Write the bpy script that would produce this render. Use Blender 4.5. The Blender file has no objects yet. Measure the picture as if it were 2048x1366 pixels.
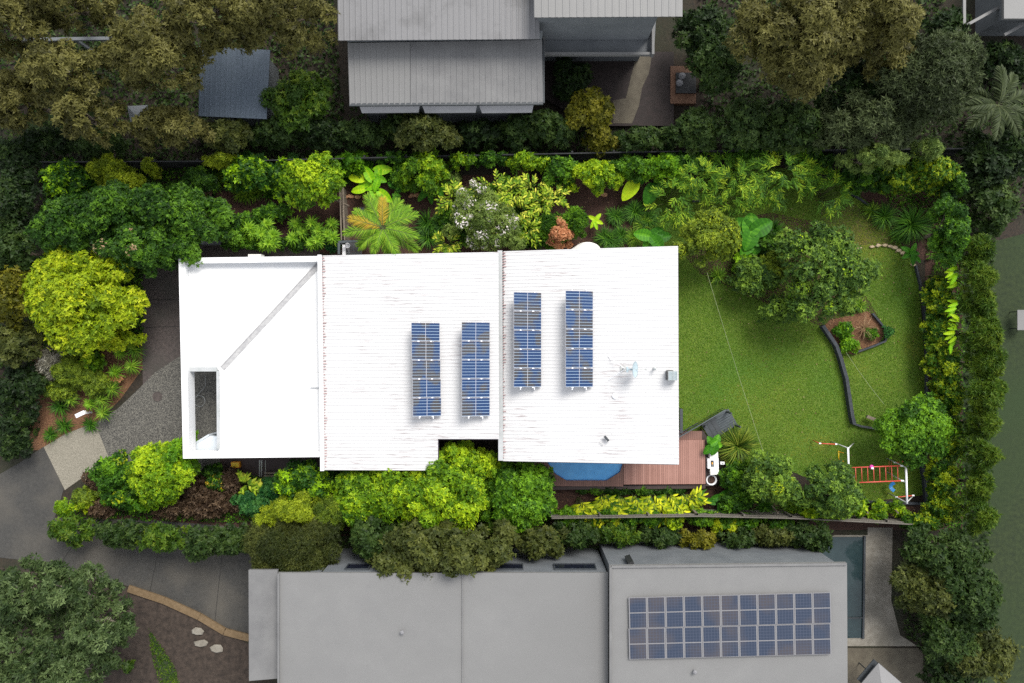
import bpy, math, random
import numpy as np
from mathutils import Vector, Matrix
sc = bpy.context.scene
C = sc.collection
R = math.radians
PI = math.pi
# ---------------------------------------------------------------- camera, sky, sun, exposure
H = 45.0                       # the drone hovers 45 m over the garden
S = 62.0 / 2048                # metres on the ground per photograph pixel
cd = bpy.data.cameras.new('camera'); cam = bpy.data.objects.new('camera', cd); C.objects.link(cam)
cam.location = (0, 0, H); cam.rotation_euler = (0, 0, 0)
cd.sensor_width = 36; cd.lens = 36 * H / 62.0; cd.clip_end = 2000; cd.clip_start = 0.5
sc.camera = cam
SUN_EL, SUN_AZ = R(50), R(28)      # azimuth clockwise from +Y (towards the top of the photograph)
w = bpy.data.worlds.new('World'); sc.world = w; w.use_nodes = True
nt = w.node_tree
sky = nt.nodes.new('ShaderNodeTexSky'); sky.sky_type = 'NISHITA'; sky.sun_disc = False
sky.sun_elevation = SUN_EL; sky.sun_rotation = SUN_AZ
hz = nt.nodes.new('ShaderNodeHueSaturation'); hz.inputs['Saturation'].default_value = 0.18      # thin bright cloud: a pale sky
nt.links.new(sky.outputs[0], hz.inputs['Color']); nt.links.new(hz.outputs[0], nt.nodes['Background'].inputs[0])
nt.nodes['Background'].inputs[1].default_value = 0.13
sd = bpy.data.lights.new('sun', 'SUN'); sd.energy = 1.8; sd.angle = R(28); sd.color = (1, 0.95, 0.87)
so = bpy.data.objects.new('sun', sd); C.objects.link(so)
sv = Vector((math.sin(SUN_AZ) * math.cos(SUN_EL), math.cos(SUN_AZ) * math.cos(SUN_EL), math.sin(SUN_EL)))
so.rotation_euler = sv.to_track_quat('Z', 'Y').to_euler(); so.location = (20, 40, 60)
sc.view_settings.view_transform = 'Standard'; sc.view_settings.look = 'None'
sc.view_settings.gamma = 1; sc.view_settings.exposure = 1.35
sc.render.engine = 'CYCLES'
sc.cycles.max_bounces = 6; sc.cycles.diffuse_bounces = 3; sc.cycles.glossy_bounces = 2
sc.cycles.transmission_bounces = 3; sc.cycles.transparent_max_bounces = 4
sc.cycles.use_denoising = False

rng = np.random.default_rng(11)
rnd = random.Random(5)

# ---------------------------------------------------------------- helpers
def P(px, py, z=0.0):
    k = (H - z) / H
    return Vector(((px - 1024) * S * k, -(py - 683) * S * k, z))
def PL(pts, z=0.0): return [P(x, y, z) for x, y in pts]

class MB:
    def __init__(s): s.v = []; s.f = []
    def add(s, vs, fs):
        n = len(s.v); s.v += [tuple(v) for v in vs]; s.f += [tuple(i + n for i in f) for f in fs]; return s
    def box(s, c, size, rz=0, rx=0, ry=0):
        m = Matrix.Translation(c) @ Matrix.Rotation(rz, 4, 'Z') @ Matrix.Rotation(ry, 4, 'Y') @ Matrix.Rotation(rx, 4, 'X')
        a, b, d = [q / 2 for q in size]
        vs = [m @ Vector((x, y, z)) for z in (-d, d) for x, y in ((-a, -b), (a, -b), (a, b), (-a, b))]
        return s.add(vs, [(3, 2, 1, 0), (4, 5, 6, 7), (0, 1, 5, 4), (1, 2, 6, 5), (2, 3, 7, 6), (3, 0, 4, 7)])
    def prism(s, pts, z0, z1):
        n = len(pts); a = sum(pts[i][0] * pts[(i + 1) % n][1] - pts[(i + 1) % n][0] * pts[i][1] for i in range(n))
        if a < 0: pts = pts[::-1]
        zz = z1 if isinstance(z1, (list, tuple)) else [z1] * n
        if a < 0 and isinstance(z1, (list, tuple)): zz = zz[::-1]
        vs = [(p[0], p[1], z0) for p in pts] + [(p[0], p[1], zz[i]) for i, p in enumerate(pts)]
        fs = [tuple(range(n - 1, -1, -1)), tuple(range(n, 2 * n))] + [(i, (i + 1) % n, n + (i + 1) % n, n + i) for i in range(n)]
        return s.add(vs, fs)
    def sheet(s, pts, z=None):
        return s.add([(p[0], p[1], p[2] if z is None else z) for p in pts], [tuple(range(len(pts)))])
    def tube(s, p0, p1, r, r1=None, n=8, cap=True):
        p0, p1 = Vector(p0), Vector(p1); r1 = r if r1 is None else r1
        d = (p1 - p0).normalized(); a = d.orthogonal().normalized(); b = d.cross(a)
        vs = [p + (a * math.cos(2 * PI * i / n) + b * math.sin(2 * PI * i / n)) * q for p, q in ((p0, r), (p1, r1)) for i in range(n)]
        fs = [(i, (i + 1) % n, n + (i + 1) % n, n + i) for i in range(n)]
        if cap: fs += [tuple(range(n - 1, -1, -1)), tuple(range(n, 2 * n))]
        return s.add(vs, fs)
    def path(s, pts, r, r1=None, n=7):
        r1 = r if r1 is None else r1; k = len(pts) - 1
        for i in range(k):
            s.tube(pts[i], pts[i + 1], r + (r1 - r) * i / k, r + (r1 - r) * (i + 1) / k, n)
        return s
    def lathe(s, prof, c, n=24):
        c = Vector(c); k = len(prof)
        vs = [c + Vector((r * math.cos(2 * PI * i / n), r * math.sin(2 * PI * i / n), z)) for r, z in prof for i in range(n)]
        fs = [(j * n + i, j * n + (i + 1) % n, (j + 1) * n + (i + 1) % n, (j + 1) * n + i) for j in range(k - 1) for i in range(n)]
        return s.add(vs, fs)
    def obj(s, name, m, parent=None, smooth=False):
        me = bpy.data.meshes.new(name); me.from_pydata(s.v, [], s.f)
        if smooth: me.polygons.foreach_set('use_smooth', [True] * len(me.polygons))
        me.materials.append(m); me.update()
        o = bpy.data.objects.new(name, me); C.objects.link(o)
        if parent: o.parent = parent; o.matrix_parent_inverse = parent.matrix_world.inverted()
        return o

def thing(name, label, cat, loc=(0, 0, 0), group=None, rz=0):
    o = bpy.data.objects.new(name, None); C.objects.link(o); o.location = loc; o.rotation_euler = (0, 0, rz)
    o.empty_display_size = 0.3
    o.matrix_world = Matrix.Translation(loc) @ Matrix.Rotation(rz, 4, 'Z')
    return tag(o, label, cat, group)
def tag(o, label=None, cat=None, group=None, kind=None):
    if label: o['label'] = label
    if cat: o['category'] = cat
    if group: o['group'] = group
    if kind: o['kind'] = kind
    return o
def struct(name, mb, m): return tag(mb.obj(name, m), kind='structure')

# ---------------------------------------------------------------- materials
def newmat(name):
    m = bpy.data.materials.new(name); m.use_nodes = True
    return m, m.node_tree, m.node_tree.nodes['Principled BSDF']
def N(t, typ, **kw):
    n = t.nodes.new(typ)
    for k, v in kw.items():
        if k.startswith('_'): setattr(n, k[1:], v)
        else: n.inputs[k.replace('#', ' ')].default_value = v
    return n
def surf(name, c1, c2=None, scale=4, rough=.7, bump=0, bscale=None, c3=None, scale3=.4, detail=6, stretch=None, metal=0, spec=.5, lo=.35, hi=.65):
    m, t, b = newmat(name)
    b.inputs['Roughness'].default_value = rough; b.inputs['Metallic'].default_value = metal
    b.inputs['Specular IOR Level'].default_value = spec
    b.inputs['Base Color'].default_value = (*c1, 1)
    tc = t.nodes.new('ShaderNodeTexCoord'); vec = tc.outputs['Object']
    if stretch:
        mp = t.nodes.new('ShaderNodeMapping'); mp.inputs['Scale'].default_value = stretch
        t.links.new(vec, mp.inputs[0]); vec = mp.outputs[0]
    if c2:
        n = N(t, 'ShaderNodeTexNoise', Scale=scale, Detail=detail, Roughness=.65); t.links.new(vec, n.inputs['Vector'])
        r = t.nodes.new('ShaderNodeValToRGB'); r.color_ramp.elements[0].position = lo; r.color_ramp.elements[1].position = hi
        r.color_ramp.elements[0].color = (*c1, 1); r.color_ramp.elements[1].color = (*c2, 1)
        t.links.new(n.outputs['Fac'], r.inputs[0]); out = r.outputs[0]
        if c3:
            n3 = N(t, 'ShaderNodeTexNoise', Scale=scale3, Detail=4); t.links.new(tc.outputs['Object'], n3.inputs['Vector'])
            r3 = t.nodes.new('ShaderNodeMapRange'); r3.inputs['From Min'].default_value = .45; r3.inputs['From Max'].default_value = .68
            t.links.new(n3.outputs['Fac'], r3.inputs['Value'])
            mx = t.nodes.new('ShaderNodeMix'); mx.data_type = 'RGBA'; mx.inputs['B'].default_value = (*c3, 1)
            t.links.new(r3.outputs[0], mx.inputs['Factor']); t.links.new(out, mx.inputs['A']); out = mx.outputs['Result']
        t.links.new(out, b.inputs['Base Color'])
    if bump:
        nb = N(t, 'ShaderNodeTexNoise', Scale=bscale or scale * 3, Detail=5); t.links.new(vec, nb.inputs['Vector'])
        bp = N(t, 'ShaderNodeBump', Strength=bump, Distance=.05)
        t.links.new(nb.outputs['Fac'], bp.inputs['Height']); t.links.new(bp.outputs[0], b.inputs['Normal'])
    return m
def leafmat(name, c0, c1, c2, gloss=.55, trans=.3):
    m, t, b = newmat('leaf_' + name)
    a = t.nodes.new('ShaderNodeAttribute'); a.attribute_name = 'tone'
    r = t.nodes.new('ShaderNodeValToRGB'); e = r.color_ramp.elements
    e[0].position = .12; e[0].color = (*c0, 1); e[1].position = .92; e[1].color = (*c2, 1)
    q = e.new(.5); q.color = (*c1, 1)
    t.links.new(a.outputs['Fac'], r.inputs[0]); t.links.new(r.outputs[0], b.inputs['Base Color'])
    b.inputs['Roughness'].default_value = gloss; b.inputs['Specular IOR Level'].default_value = .18
    tr = t.nodes.new('ShaderNodeBsdfTranslucent'); t.links.new(r.outputs[0], tr.inputs[0])
    mx = t.nodes.new('ShaderNodeMixShader'); mx.inputs[0].default_value = trans
    t.links.new(b.outputs[0], mx.inputs[1]); t.links.new(tr.outputs[0], mx.inputs[2])
    t.links.new(mx.outputs[0], t.nodes['Material Output'].inputs[0])
    return m
def boards(name, c1, c2, gap, width, axis='X', rough=.6, gapw=.1):
    """boards laid side by side along one axis, each with its own tone, narrow dark joints"""
    m, t, b = newmat(name); b.inputs['Roughness'].default_value = rough
    tc = t.nodes.new('ShaderNodeTexCoord'); sp = t.nodes.new('ShaderNodeSeparateXYZ'); t.links.new(tc.outputs['Object'], sp.inputs[0])
    d = N(t, 'ShaderNodeMath', _operation='DIVIDE'); d.inputs[1].default_value = width; t.links.new(sp.outputs[axis], d.inputs[0])
    fl = N(t, 'ShaderNodeMath', _operation='FLOOR'); fr = N(t, 'ShaderNodeMath', _operation='FRACT')
    t.links.new(d.outputs[0], fl.inputs[0]); t.links.new(d.outputs[0], fr.inputs[0])
    wn = N(t, 'ShaderNodeTexWhiteNoise', _noise_dimensions='1D'); t.links.new(fl.outputs[0], wn.inputs['W'])
    ns = N(t, 'ShaderNodeTexNoise', Scale=1.5, Detail=6); t.links.new(tc.outputs['Object'], ns.inputs['Vector'])
    av = N(t, 'ShaderNodeMath', _operation='ADD'); t.links.new(wn.outputs['Value'], av.inputs[0]); t.links.new(ns.outputs['Fac'], av.inputs[1])
    hf = N(t, 'ShaderNodeMath', _operation='MULTIPLY'); hf.inputs[1].default_value = .5; t.links.new(av.outputs[0], hf.inputs[0])
    mx = t.nodes.new('ShaderNodeMix'); mx.data_type = 'RGBA'; mx.inputs['A'].default_value = (*c1, 1); mx.inputs['B'].default_value = (*c2, 1)
    t.links.new(hf.outputs[0], mx.inputs['Factor'])
    lt = N(t, 'ShaderNodeMath', _operation='LESS_THAN'); lt.inputs[1].default_value = gapw; t.links.new(fr.outputs[0], lt.inputs[0])
    m2 = t.nodes.new('ShaderNodeMix'); m2.data_type = 'RGBA'; m2.inputs['B'].default_value = (*gap, 1)
    t.links.new(lt.outputs[0], m2.inputs['Factor']); t.links.new(mx.outputs['Result'], m2.inputs['A'])
    t.links.new(m2.outputs['Result'], b.inputs['Base Color'])
    return m

M = {}
M['soil'] = surf('dark_soil', (.010, .008, .005), (.03, .02, .012), 6, .95, .6, 30, c3=(.016, .02, .008), scale3=.25)
M['mulch'] = surf('bark_mulch', (.014, .007, .004), (.075, .032, .02), 14, .9, .8, 35)
M['litter'] = surf('leaf_litter', (.05, .018, .008), (.2, .1, .045), 14, .9, .8, 30)
M['lawn'] = surf('lawn_turf', (.055, .095, .006), (.11, .17, .012), 9, .9, .6, 60, c3=(.06, .13, .008), scale3=.22)
M['lawn_dry_shade'] = surf('dry_shade_turf', (.045, .05, .008), (.10, .09, .02), 7, .9, .6, 50, c3=(.04, .065, .008), scale3=.3)  # dry brown, with the shade of the upper lawn in the colour
M['aggregate'] = surf('exposed_aggregate', (.02, .0195, .019), (.30, .285, .24), 24, .8, .5, 40, detail=4, lo=.42, hi=.82)
M['pale_aggregate'] = surf('pale_aggregate', (.12, .11, .085), (.25, .23, .185), 24, .8, .4, 30, detail=3)
M['brown_paving'] = surf('brown_concrete', (.034, .027, .025), (.07, .055, .05), 6, .8, .3, 30, c3=(.04, .035, .03), scale3=.5)
M['asphalt'] = surf('asphalt', (.022, .022, .021), (.05, .048, .044), 5, .85, .3, 60, c3=(.066, .06, .05), scale3=.3, lo=.2, hi=.8)
M['kerb'] = surf('tan_concrete', (.10, .065, .03), (.14, .095, .05), 5, .85, .2)
M['neigh_soil'] = surf('brown_bank', (.015, .01, .007), (.045, .032, .024), 3, .95, .6, 15)
M['neigh_grass'] = surf('dimmed_turf', (.009, .018, .004), (.021, .034, .008), 4, .95, .4, 40, c3=(.014, .03, .006), scale3=.1)  # turf beyond the block, its dimming put into the colour
M['concrete'] = surf('pale_concrete', (.15, .135, .11), (.22, .205, .175), 3, .85, .2, c3=(.12, .11, .09), scale3=.6)
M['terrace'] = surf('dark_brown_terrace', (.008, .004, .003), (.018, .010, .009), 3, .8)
M['patio'] = surf('patio_concrete', (.06, .05, .035), (.09, .078, .055), 2, .85, .2)
M['white'] = surf('white_render', (.6, .61, .62), (.64, .64, .64), 2, .55)
M['white_trim'] = surf('white_steel', (.72, .73, .76), None, rough=.45)
M['blue_wall'] = surf('pale_render', (.42, .46, .5), (.48, .52, .56), 1.5, .7)
M['flash'] = surf('pale_flashing', (.3, .32, .32), (.37, .38, .39), 2, .4)
M['rust'] = surf('rust_fringe', (.24, .11, .11), (.42, .3, .3), 30, .7, lo=.4, hi=.6)
M['valley'] = surf('valley_tray', (.26, .26, .27), (.36, .36, .36), 5, .6)
M['fascia'] = surf('dark_fascia', (.03, .02, .035), None, rough=.5)
M['groof'] = surf('dimmed_grey_roof', (.108, .108, .11), (.14, .14, .14), .8, .6)  # roofs beyond the block: white dimmed to grey in the colour
M['groof2'] = surf('dimmed_pale_roof', (.138, .138, .138), (.15, .15, .149), .7, .6, c3=(.134, .134, .133), scale3=.18)  # dimming put into the colour here too
M['gwall'] = surf('grey_render', (.09, .1, .11), (.12, .13, .14), .8, .7)
M['groof_worn'] = surf('dimmed_weathered_roof', (.07, .07, .072), (.125, .125, .13), .35, .6, lo=.3, hi=.5)  # weathered, and dimmed in the colour as well
M['glass'] = surf('dark_glass', (.01, .012, .02), None, rough=.12)
M['deck'] = boards('merbau_deck', (.17, .075, .055), (.33, .175, .14), (.05, .02, .015), .125)
M['deck_low'] = boards('weathered_deck', (.12, .055, .04), (.2, .1, .075), (.03, .015, .01), .125)
M['deck_dark'] = boards('dark_brown_deck', (.022, .012, .010), (.035, .018, .015), (.01, .006, .005), .14)  # very dark brown boards with near-black joints
M['charcoal'] = surf('charcoal_timber', (.016, .02, .025), (.04, .047, .053), 5, .6, stretch=(1, 6, 1))
M['charcoal_board'] = surf('weathered_charcoal', (.022, .03, .036), (.065, .08, .088), 5, .6, stretch=(2, 9, 1))
M['sleeper'] = surf('dark_sleeper', (.014, .018, .024), (.035, .042, .05), 6, .8, .3)
M['leg_steel'] = surf('pale_leg_steel', (.42, .43, .41), None, rough=.4)
M['panel_frame'] = surf('panel_frame', (.36, .36, .40), None, rough=.4)
M['timber'] = surf('grey_timber', (.085, .068, .05), (.2, .165, .125), 7, .85, .3, stretch=(1, 8, 1))
M['timber_h'] = surf('grey_fence_timber', (.05, .045, .04), (.17, .155, .13), 7, .85, .3, stretch=(8, 1, 1))
M['darkfence'] = surf('dark_fence_paint', (.008, .009, .01), (.02, .022, .024), 5, .8)
M['bark'] = surf('tree_bark', (.06, .045, .032), (.15, .12, .09), 9, .9, .4)
M['darkbark'] = surf('dark_bark', (.03, .022, .015), (.07, .055, .04), 9, .9, .4)
M['palebark'] = surf('pale_bark', (.15, .12, .1), (.26, .23, .19), 7, .9, .3)
M['stem'] = surf('green_stem', (.05, .07, .02), (.09, .11, .03), 6, .7)
M['stone'] = surf('sandstone', (.30, .22, .13), (.46, .38, .26), 6, .9, .4)
M['redstone'] = surf('orange_sandstone', (.28, .13, .06), (.4, .24, .14), 6, .9, .4)
M['red'] = surf('red_powdercoat', (.46, .06, .04), None, rough=.4)
M['yellow'] = surf('yellow_plastic', (.62, .42, .01), None, rough=.4)
M['blue'] = surf('blue_plastic', (.01, .16, .42), None, rough=.3)
M['pink'] = surf('pink_plastic', (.6, .05, .3), None, rough=.4)
M['orange'] = surf('orange_plastic', (.7, .28, .01), None, rough=.5)
M['black'] = surf('black_plastic', (.012, .013, .015), (.025, .026, .028), 8, .5)
M['galv'] = surf('galvanised_steel', (.3, .31, .31), (.4, .41, .4), 8, .45, metal=.4)
M['dish'] = surf('dish_grey', (.30, .38, .42), (.34, .42, .46), 4, .5)
M['cable'] = surf('pale_cable', (.22, .25, .14), None, rough=.6)
M['pot'] = surf('white_ceramic', (.72, .72, .74), None, rough=.35)
M['offwhite'] = surf('off_white_stone', (.6, .6, .57), (.72, .71, .68), 5, .6)
M['flame'] = surf('amber_trim', (.6, .3, .05), None, rough=.4)
M['brownwood'] = surf('brown_lounge_timber', (.11, .05, .025), (.15, .075, .04), 4, .7)
M['cushion'] = surf('grey_cushion', (.16, .16, .17), None, rough=.9)
M['bluecush'] = surf('slate_cushion', (.05, .07, .09), (.07, .09, .12), 8, .8)
M['sail'] = surf('white_canvas', (.17, .17, .175), None, rough=.8)

def water(name, c, c2, rough=.08):
    m = surf(name, c, c2, 2.5, rough, .04, 3)
    return m
M['pool'] = water('pool_water', (.05, .30, .64), (.09, .38, .74))
M['teal'] = water('neighbour_pool_water', (.016, .03, .034), (.024, .04, .043))

LEAF = {}
def L(n, *a, **k):
    if n.startswith('out'):
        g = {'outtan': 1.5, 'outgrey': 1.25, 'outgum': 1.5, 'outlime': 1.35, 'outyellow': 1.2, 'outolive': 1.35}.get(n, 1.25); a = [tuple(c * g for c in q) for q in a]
    elif n not in ('bronze', 'silver', 'copper', 'white', 'dead', 'flower', 'lime', 'palmold'):
        a = [(q[0] * 1.15, q[1] * 1.25, q[2] * .6) for q in a]
    LEAF[n] = leafmat(n, *a, **k)
L('dark', (.006, .022, .004), (.022, .06, .009), (.085, .17, .02))
L('darklime', (.008, .030, .006), (.022, .07, .012), (.26, .42, .01))
L('mid', (.010, .035, .005), (.036, .095, .01), (.13, .25, .02))
L('bright', (.026, .08, .006), (.08, .18, .01), (.2, .34, .015))
L('lime', (.085, .15, .004), (.24, .33, .006), (.45, .5, .015))
L('limegreen', (.03, .075, .006), (.11, .2, .01), (.32, .4, .018))
L('olive', (.04, .065, .012), (.10, .14, .02), (.2, .24, .03))
L('wattle', (.07, .10, .012), (.17, .21, .016), (.34, .37, .04))
L('tipped', (.008, .030, .005), (.032, .085, .008), (.24, .28, .014))
L('greygreen', (.045, .075, .03), (.1, .14, .055), (.2, .25, .11))
L('loose', (.014, .035, .012), (.045, .088, .026), (.16, .24, .05))
L('blue', (.008, .045, .022), (.022, .085, .038), (.06, .15, .06))
L('bronze', (.028, .016, .009), (.085, .054, .032), (.18, .125, .075))
L('silver', (.16, .15, .11), (.3, .29, .23), (.5, .48, .42))
L('copper', (.26, .10, .04), (.48, .2, .09), (.62, .34, .18))
L('veined', (.02, .06, .01), (.06, .17, .02), (.2, .38, .05))
L('variegated', (.03, .09, .01), (.3, .34, .015), (.66, .62, .05))
L('croton', (.06, .13, .012), (.24, .32, .03), (.55, .5, .12))
L('bamboo', (.02, .065, .006), (.08, .18, .012), (.34, .42, .04))
L('strap', (.012, .045, .008), (.035, .1, .014), (.1, .2, .03))
L('straplight', (.03, .08, .01), (.09, .17, .02), (.26, .34, .06))
L('flax', (.02, .045, .01), (.075, .12, .02), (.34, .34, .1))
L('rosette', (.05, .12, .01), (.12, .23, .02), (.26, .38, .05))
L('big', (.015, .07, .008), (.04, .15, .014), (.12, .3, .02))
L('biglime', (.06, .2, .006), (.16, .36, .01), (.4, .5, .02))
L('palm', (.05, .12, .015), (.13, .24, .03), (.3, .4, .06))
L('palmold', (.2, .2, .02), (.42, .33, .03), (.55, .3, .05))
L('dead', (.16, .1, .05), (.3, .2, .11), (.45, .34, .2))
L('white', (.5, .45, .42), (.66, .6, .58), (.8, .76, .74))
L('lawnblade', (.052, .115, .012), (.10, .185, .02), (.24, .22, .06), trans=.3)
L('flower', (.5, .28, .01), (.6, .4, .02), (.7, .55, .1))
# gardens beyond the block: the dimming there is put into the leaf colours
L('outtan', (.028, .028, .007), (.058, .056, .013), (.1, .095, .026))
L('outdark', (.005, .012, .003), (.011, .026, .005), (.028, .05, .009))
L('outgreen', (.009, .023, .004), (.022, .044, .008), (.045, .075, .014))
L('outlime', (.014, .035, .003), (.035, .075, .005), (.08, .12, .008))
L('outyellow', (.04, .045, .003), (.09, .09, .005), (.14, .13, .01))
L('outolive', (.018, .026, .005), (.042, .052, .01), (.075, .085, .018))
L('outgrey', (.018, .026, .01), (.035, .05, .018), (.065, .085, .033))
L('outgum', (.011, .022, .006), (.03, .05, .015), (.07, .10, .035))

# ---------------------------------------------------------------- foliage geometry (numpy)
def mesh_from(name, verts, quads, tone, mat, parent=None):
    me = bpy.data.meshes.new(name); nv, nf = len(verts), len(quads)
    me.vertices.add(nv); me.vertices.foreach_set('co', verts.astype(np.float32).ravel())
    me.loops.add(nf * 4); me.loops.foreach_set('vertex_index', quads.astype(np.int32).ravel())
    me.polygons.add(nf); me.polygons.foreach_set('loop_start', np.arange(0, nf * 4, 4, dtype=np.int32))
    me.update(calc_edges=True)
    a = me.attributes.new('tone', 'FLOAT', 'FACE'); a.data.foreach_set('value', np.clip(tone, 0, 1).astype(np.float32))
    me.materials.append(mat)
    o = bpy.data.objects.new(name, me); C.objects.link(o)
    if parent: o.parent = parent; o.matrix_parent_inverse = parent.matrix_world.inverted()
    return o
def norm(a): return a / np.maximum(np.linalg.norm(a, axis=1, keepdims=True), 1e-9)
def rhombs(pos, nrm, d, Ln, Wd, tone):
    nrm = norm(nrm); d = norm(d - nrm * np.sum(d * nrm, 1, keepdims=True)); s = np.cross(nrm, d)
    Ln = Ln[:, None]; Wd = Wd[:, None]
    v = np.stack([pos - d * Ln * .5, pos + s * Wd * .5 - d * Ln * .05, pos + d * Ln * .5 - nrm * Ln * .12, pos - s * Wd * .5 - d * Ln * .05], 1)
    n = len(pos)
    return v.reshape(-1, 3), np.arange(4 * n).reshape(n, 4), tone
def merge(parts):
    vs, qs, ts, k = [], [], [], 0
    for v, q, t in parts:
        vs.append(v); qs.append(q + k); ts.append(t); k += len(v)
    return np.concatenate(vs), np.concatenate(qs), np.concatenate(ts)
def blades(base, az, length, rise, droop, width, tone, seg=4, twist=0.0, fold=0.0):
    """arching leaves: base (n,3), azimuth, length, start pitch, droop angle, width; returns quads"""
    n = len(base); p = base.copy(); pts = [p.copy()]; pitch = rise.copy(); dirs = []
    for i in range(seg):
        d = np.stack([np.cos(az) * np.cos(pitch), np.sin(az) * np.cos(pitch), np.sin(pitch)], 1)
        p = p + d * (length / seg)[:, None]; pts.append(p.copy()); dirs.append(d); pitch = pitch - droop / seg
    side = np.stack([-np.sin(az), np.cos(az), np.full(n, twist)], 1)
    prof = [.35, 1, .95, .6, .04] if seg == 4 else list(np.sin(np.linspace(.25, 3.1, seg + 1)))
    vs = []; cols = 3 if fold else 2
    for i in range(seg + 1):
        wv = side * (width * prof[i] * .5)[:, None]
        if fold:
            up = np.zeros((n, 3)); up[:, 2] = width * prof[i] * fold
            vs += [pts[i] - wv + up, pts[i], pts[i] + wv + up]
        else: vs += [pts[i] - wv, pts[i] + wv]
    V = np.stack(vs, 1); k = cols * (seg + 1); off = (np.arange(n) * k)[:, None]
    qs = []
    for i in range(seg):
        for c in range(cols - 1):
            a = i * cols + c
            qs.append(np.array([a, a + 1, a + cols + 1, a + cols])[None] + off)
    Q = np.stack(qs, 1).reshape(-1, 4)
    return V.reshape(-1, 3), Q, np.repeat(tone, len(qs))

def tone_for(lobe_tone, idx, spread=.13):
    return lobe_tone[idx] + rng.normal(0, spread, len(idx))
def crown_geo(cx, cy, rx, ry, h, zb, leaf=.15, asp=.48, lobe=.29, cover=2.2, bias=.42, lt=.15, flat=.8, rag=.3, droopy=0, narrow=False, spiky=0):
    lr = float(np.clip(lobe * min(rx, ry), .22, 1.5))
    n = max(6, int(2.5 * rx * ry / (lr * lr)))
    rho = np.sqrt((np.arange(n) + rng.random(n)) / n); th = np.arange(n) * 2.39996 + rng.normal(0, .35, n) + rng.random() * 6
    k = 5; ph = rng.random(k) * 2 * PI
    edge = 1 + sum(rag * .5 * np.sin((j + 2) * th + ph[j]) / (1 + .3 * j) for j in range(k)) * .8
    ex = max(.2, 1.04 - lr / max(rx, .01) * .6); ey = max(.2, 1.04 - lr / max(ry, .01) * .6)
    X = cx + rx * ex * rho * edge * np.cos(th); Y = cy + ry * ey * rho * edge * np.sin(th)
    sz = lr * rng.uniform(.55, 1.3, n)
    Z = zb + sz * .5 + (h - zb - lr * .9) * np.sqrt(np.clip(1 - .85 * rho ** 2, 0, 1)) * rng.uniform(.62, 1.0, n)
    ltone = bias + rng.normal(0, lt, n)
    area = leaf * leaf * asp * .5; per = 5
    cnt = np.maximum(3, (cover * 2 * PI * sz * sz * 1.0 / area / per)).astype(int)
    idx = np.repeat(np.arange(n), cnt); m = len(idx)            # sprigs, each a whorl of five leaves
    u = rng.normal(size=(m, 3)); u[:, 2] = np.abs(u[:, 2]) * .95 - .3; u = norm(u)
    q = 1 - rng.random(m) ** 1.5 * .5 + (rng.random(m) < .1) * rng.random(m) * .3
    bump = 1 + .14 * np.sin(u[:, 0] * 7 + idx) * np.sin(u[:, 1] * 7 + idx * 1.7) + .1 * np.sin(u[:, 2] * 9 + idx * 2.3)
    rad = sz[idx] * q * bump
    pos = np.stack([X[idx] + u[:, 0] * rad, Y[idx] + u[:, 1] * rad, Z[idx] + u[:, 2] * rad * flat], 1)
    tn = ltone[idx] + rng.normal(0, .15, m) + (rng.random(m) < .07) * .3
    ax = norm(u * .8 + rng.normal(0, .3, (m, 3)) + np.array([0, 0, .6])); e1 = norm(np.cross(ax, rng.normal(size=(m, 3)))); e2 = np.cross(ax, e1)
    P_, N_, D_, L_, T_ = [], [], [], [], []
    for j in range(per):
        a = 2 * PI * j / per + rng.normal(0, .35, m); d = e1 * np.cos(a)[:, None] + e2 * np.sin(a)[:, None]
        tilt = rng.uniform(.1, 1.0, (m, 1)) if not spiky else rng.uniform(.5, 2.2, (m, 1))
        dd = norm(d + ax * tilt + (np.array([0, 0, -droopy]) if droopy else 0)); ln = leaf * rng.uniform(.7, 1.35, m)
        P_.append(pos + dd * (ln * .5)[:, None]); D_.append(dd); N_.append(ax - d * tilt * .6 + rng.normal(0, .25, (m, 3))); L_.append(ln); T_.append(tn + rng.normal(0, .07, m))
    ln = np.concatenate(L_)
    return rhombs(np.concatenate(P_), np.concatenate(N_), np.concatenate(D_), ln, ln * asp, np.concatenate(T_)), (X, Y, Z, sz)

def trunk_mesh(cx, cy, h, zb, r, rx, lobes, mat, parent, name='trunk'):
    mb = MB(); top = Vector((cx, cy, zb + (h - zb) * .35)); lean = .16 if h > 7 else 0      # the tall gums lean in over the gardens
    b = Vector((cx * (1 + lean) + rnd.uniform(-.1, .1) * rx, cy * (1 + lean) + rnd.uniform(-.1, .1) * rx, 0))
    midp = b.lerp(top, .5) + Vector((rnd.uniform(-.15, .15), rnd.uniform(-.15, .15), 0)) * min(1, h / 4)
    mb.path([b - Vector((0, 0, .05)), midp, top], r, r * .6, 8)
    X, Y, Z, sz = lobes; k = min(len(X), 9)
    for i in rnd.sample(range(len(X)), k):
        e = Vector((X[i], Y[i], Z[i])); st = midp.lerp(top, rnd.uniform(.1, 1))
        m2 = st.lerp(e, .55) + Vector((0, 0, .12 * (e - st).length))
        mb.path([st, m2, e], r * .38, r * .12, 5)
    return mb.obj(name, mat, parent, smooth=True)

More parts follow.
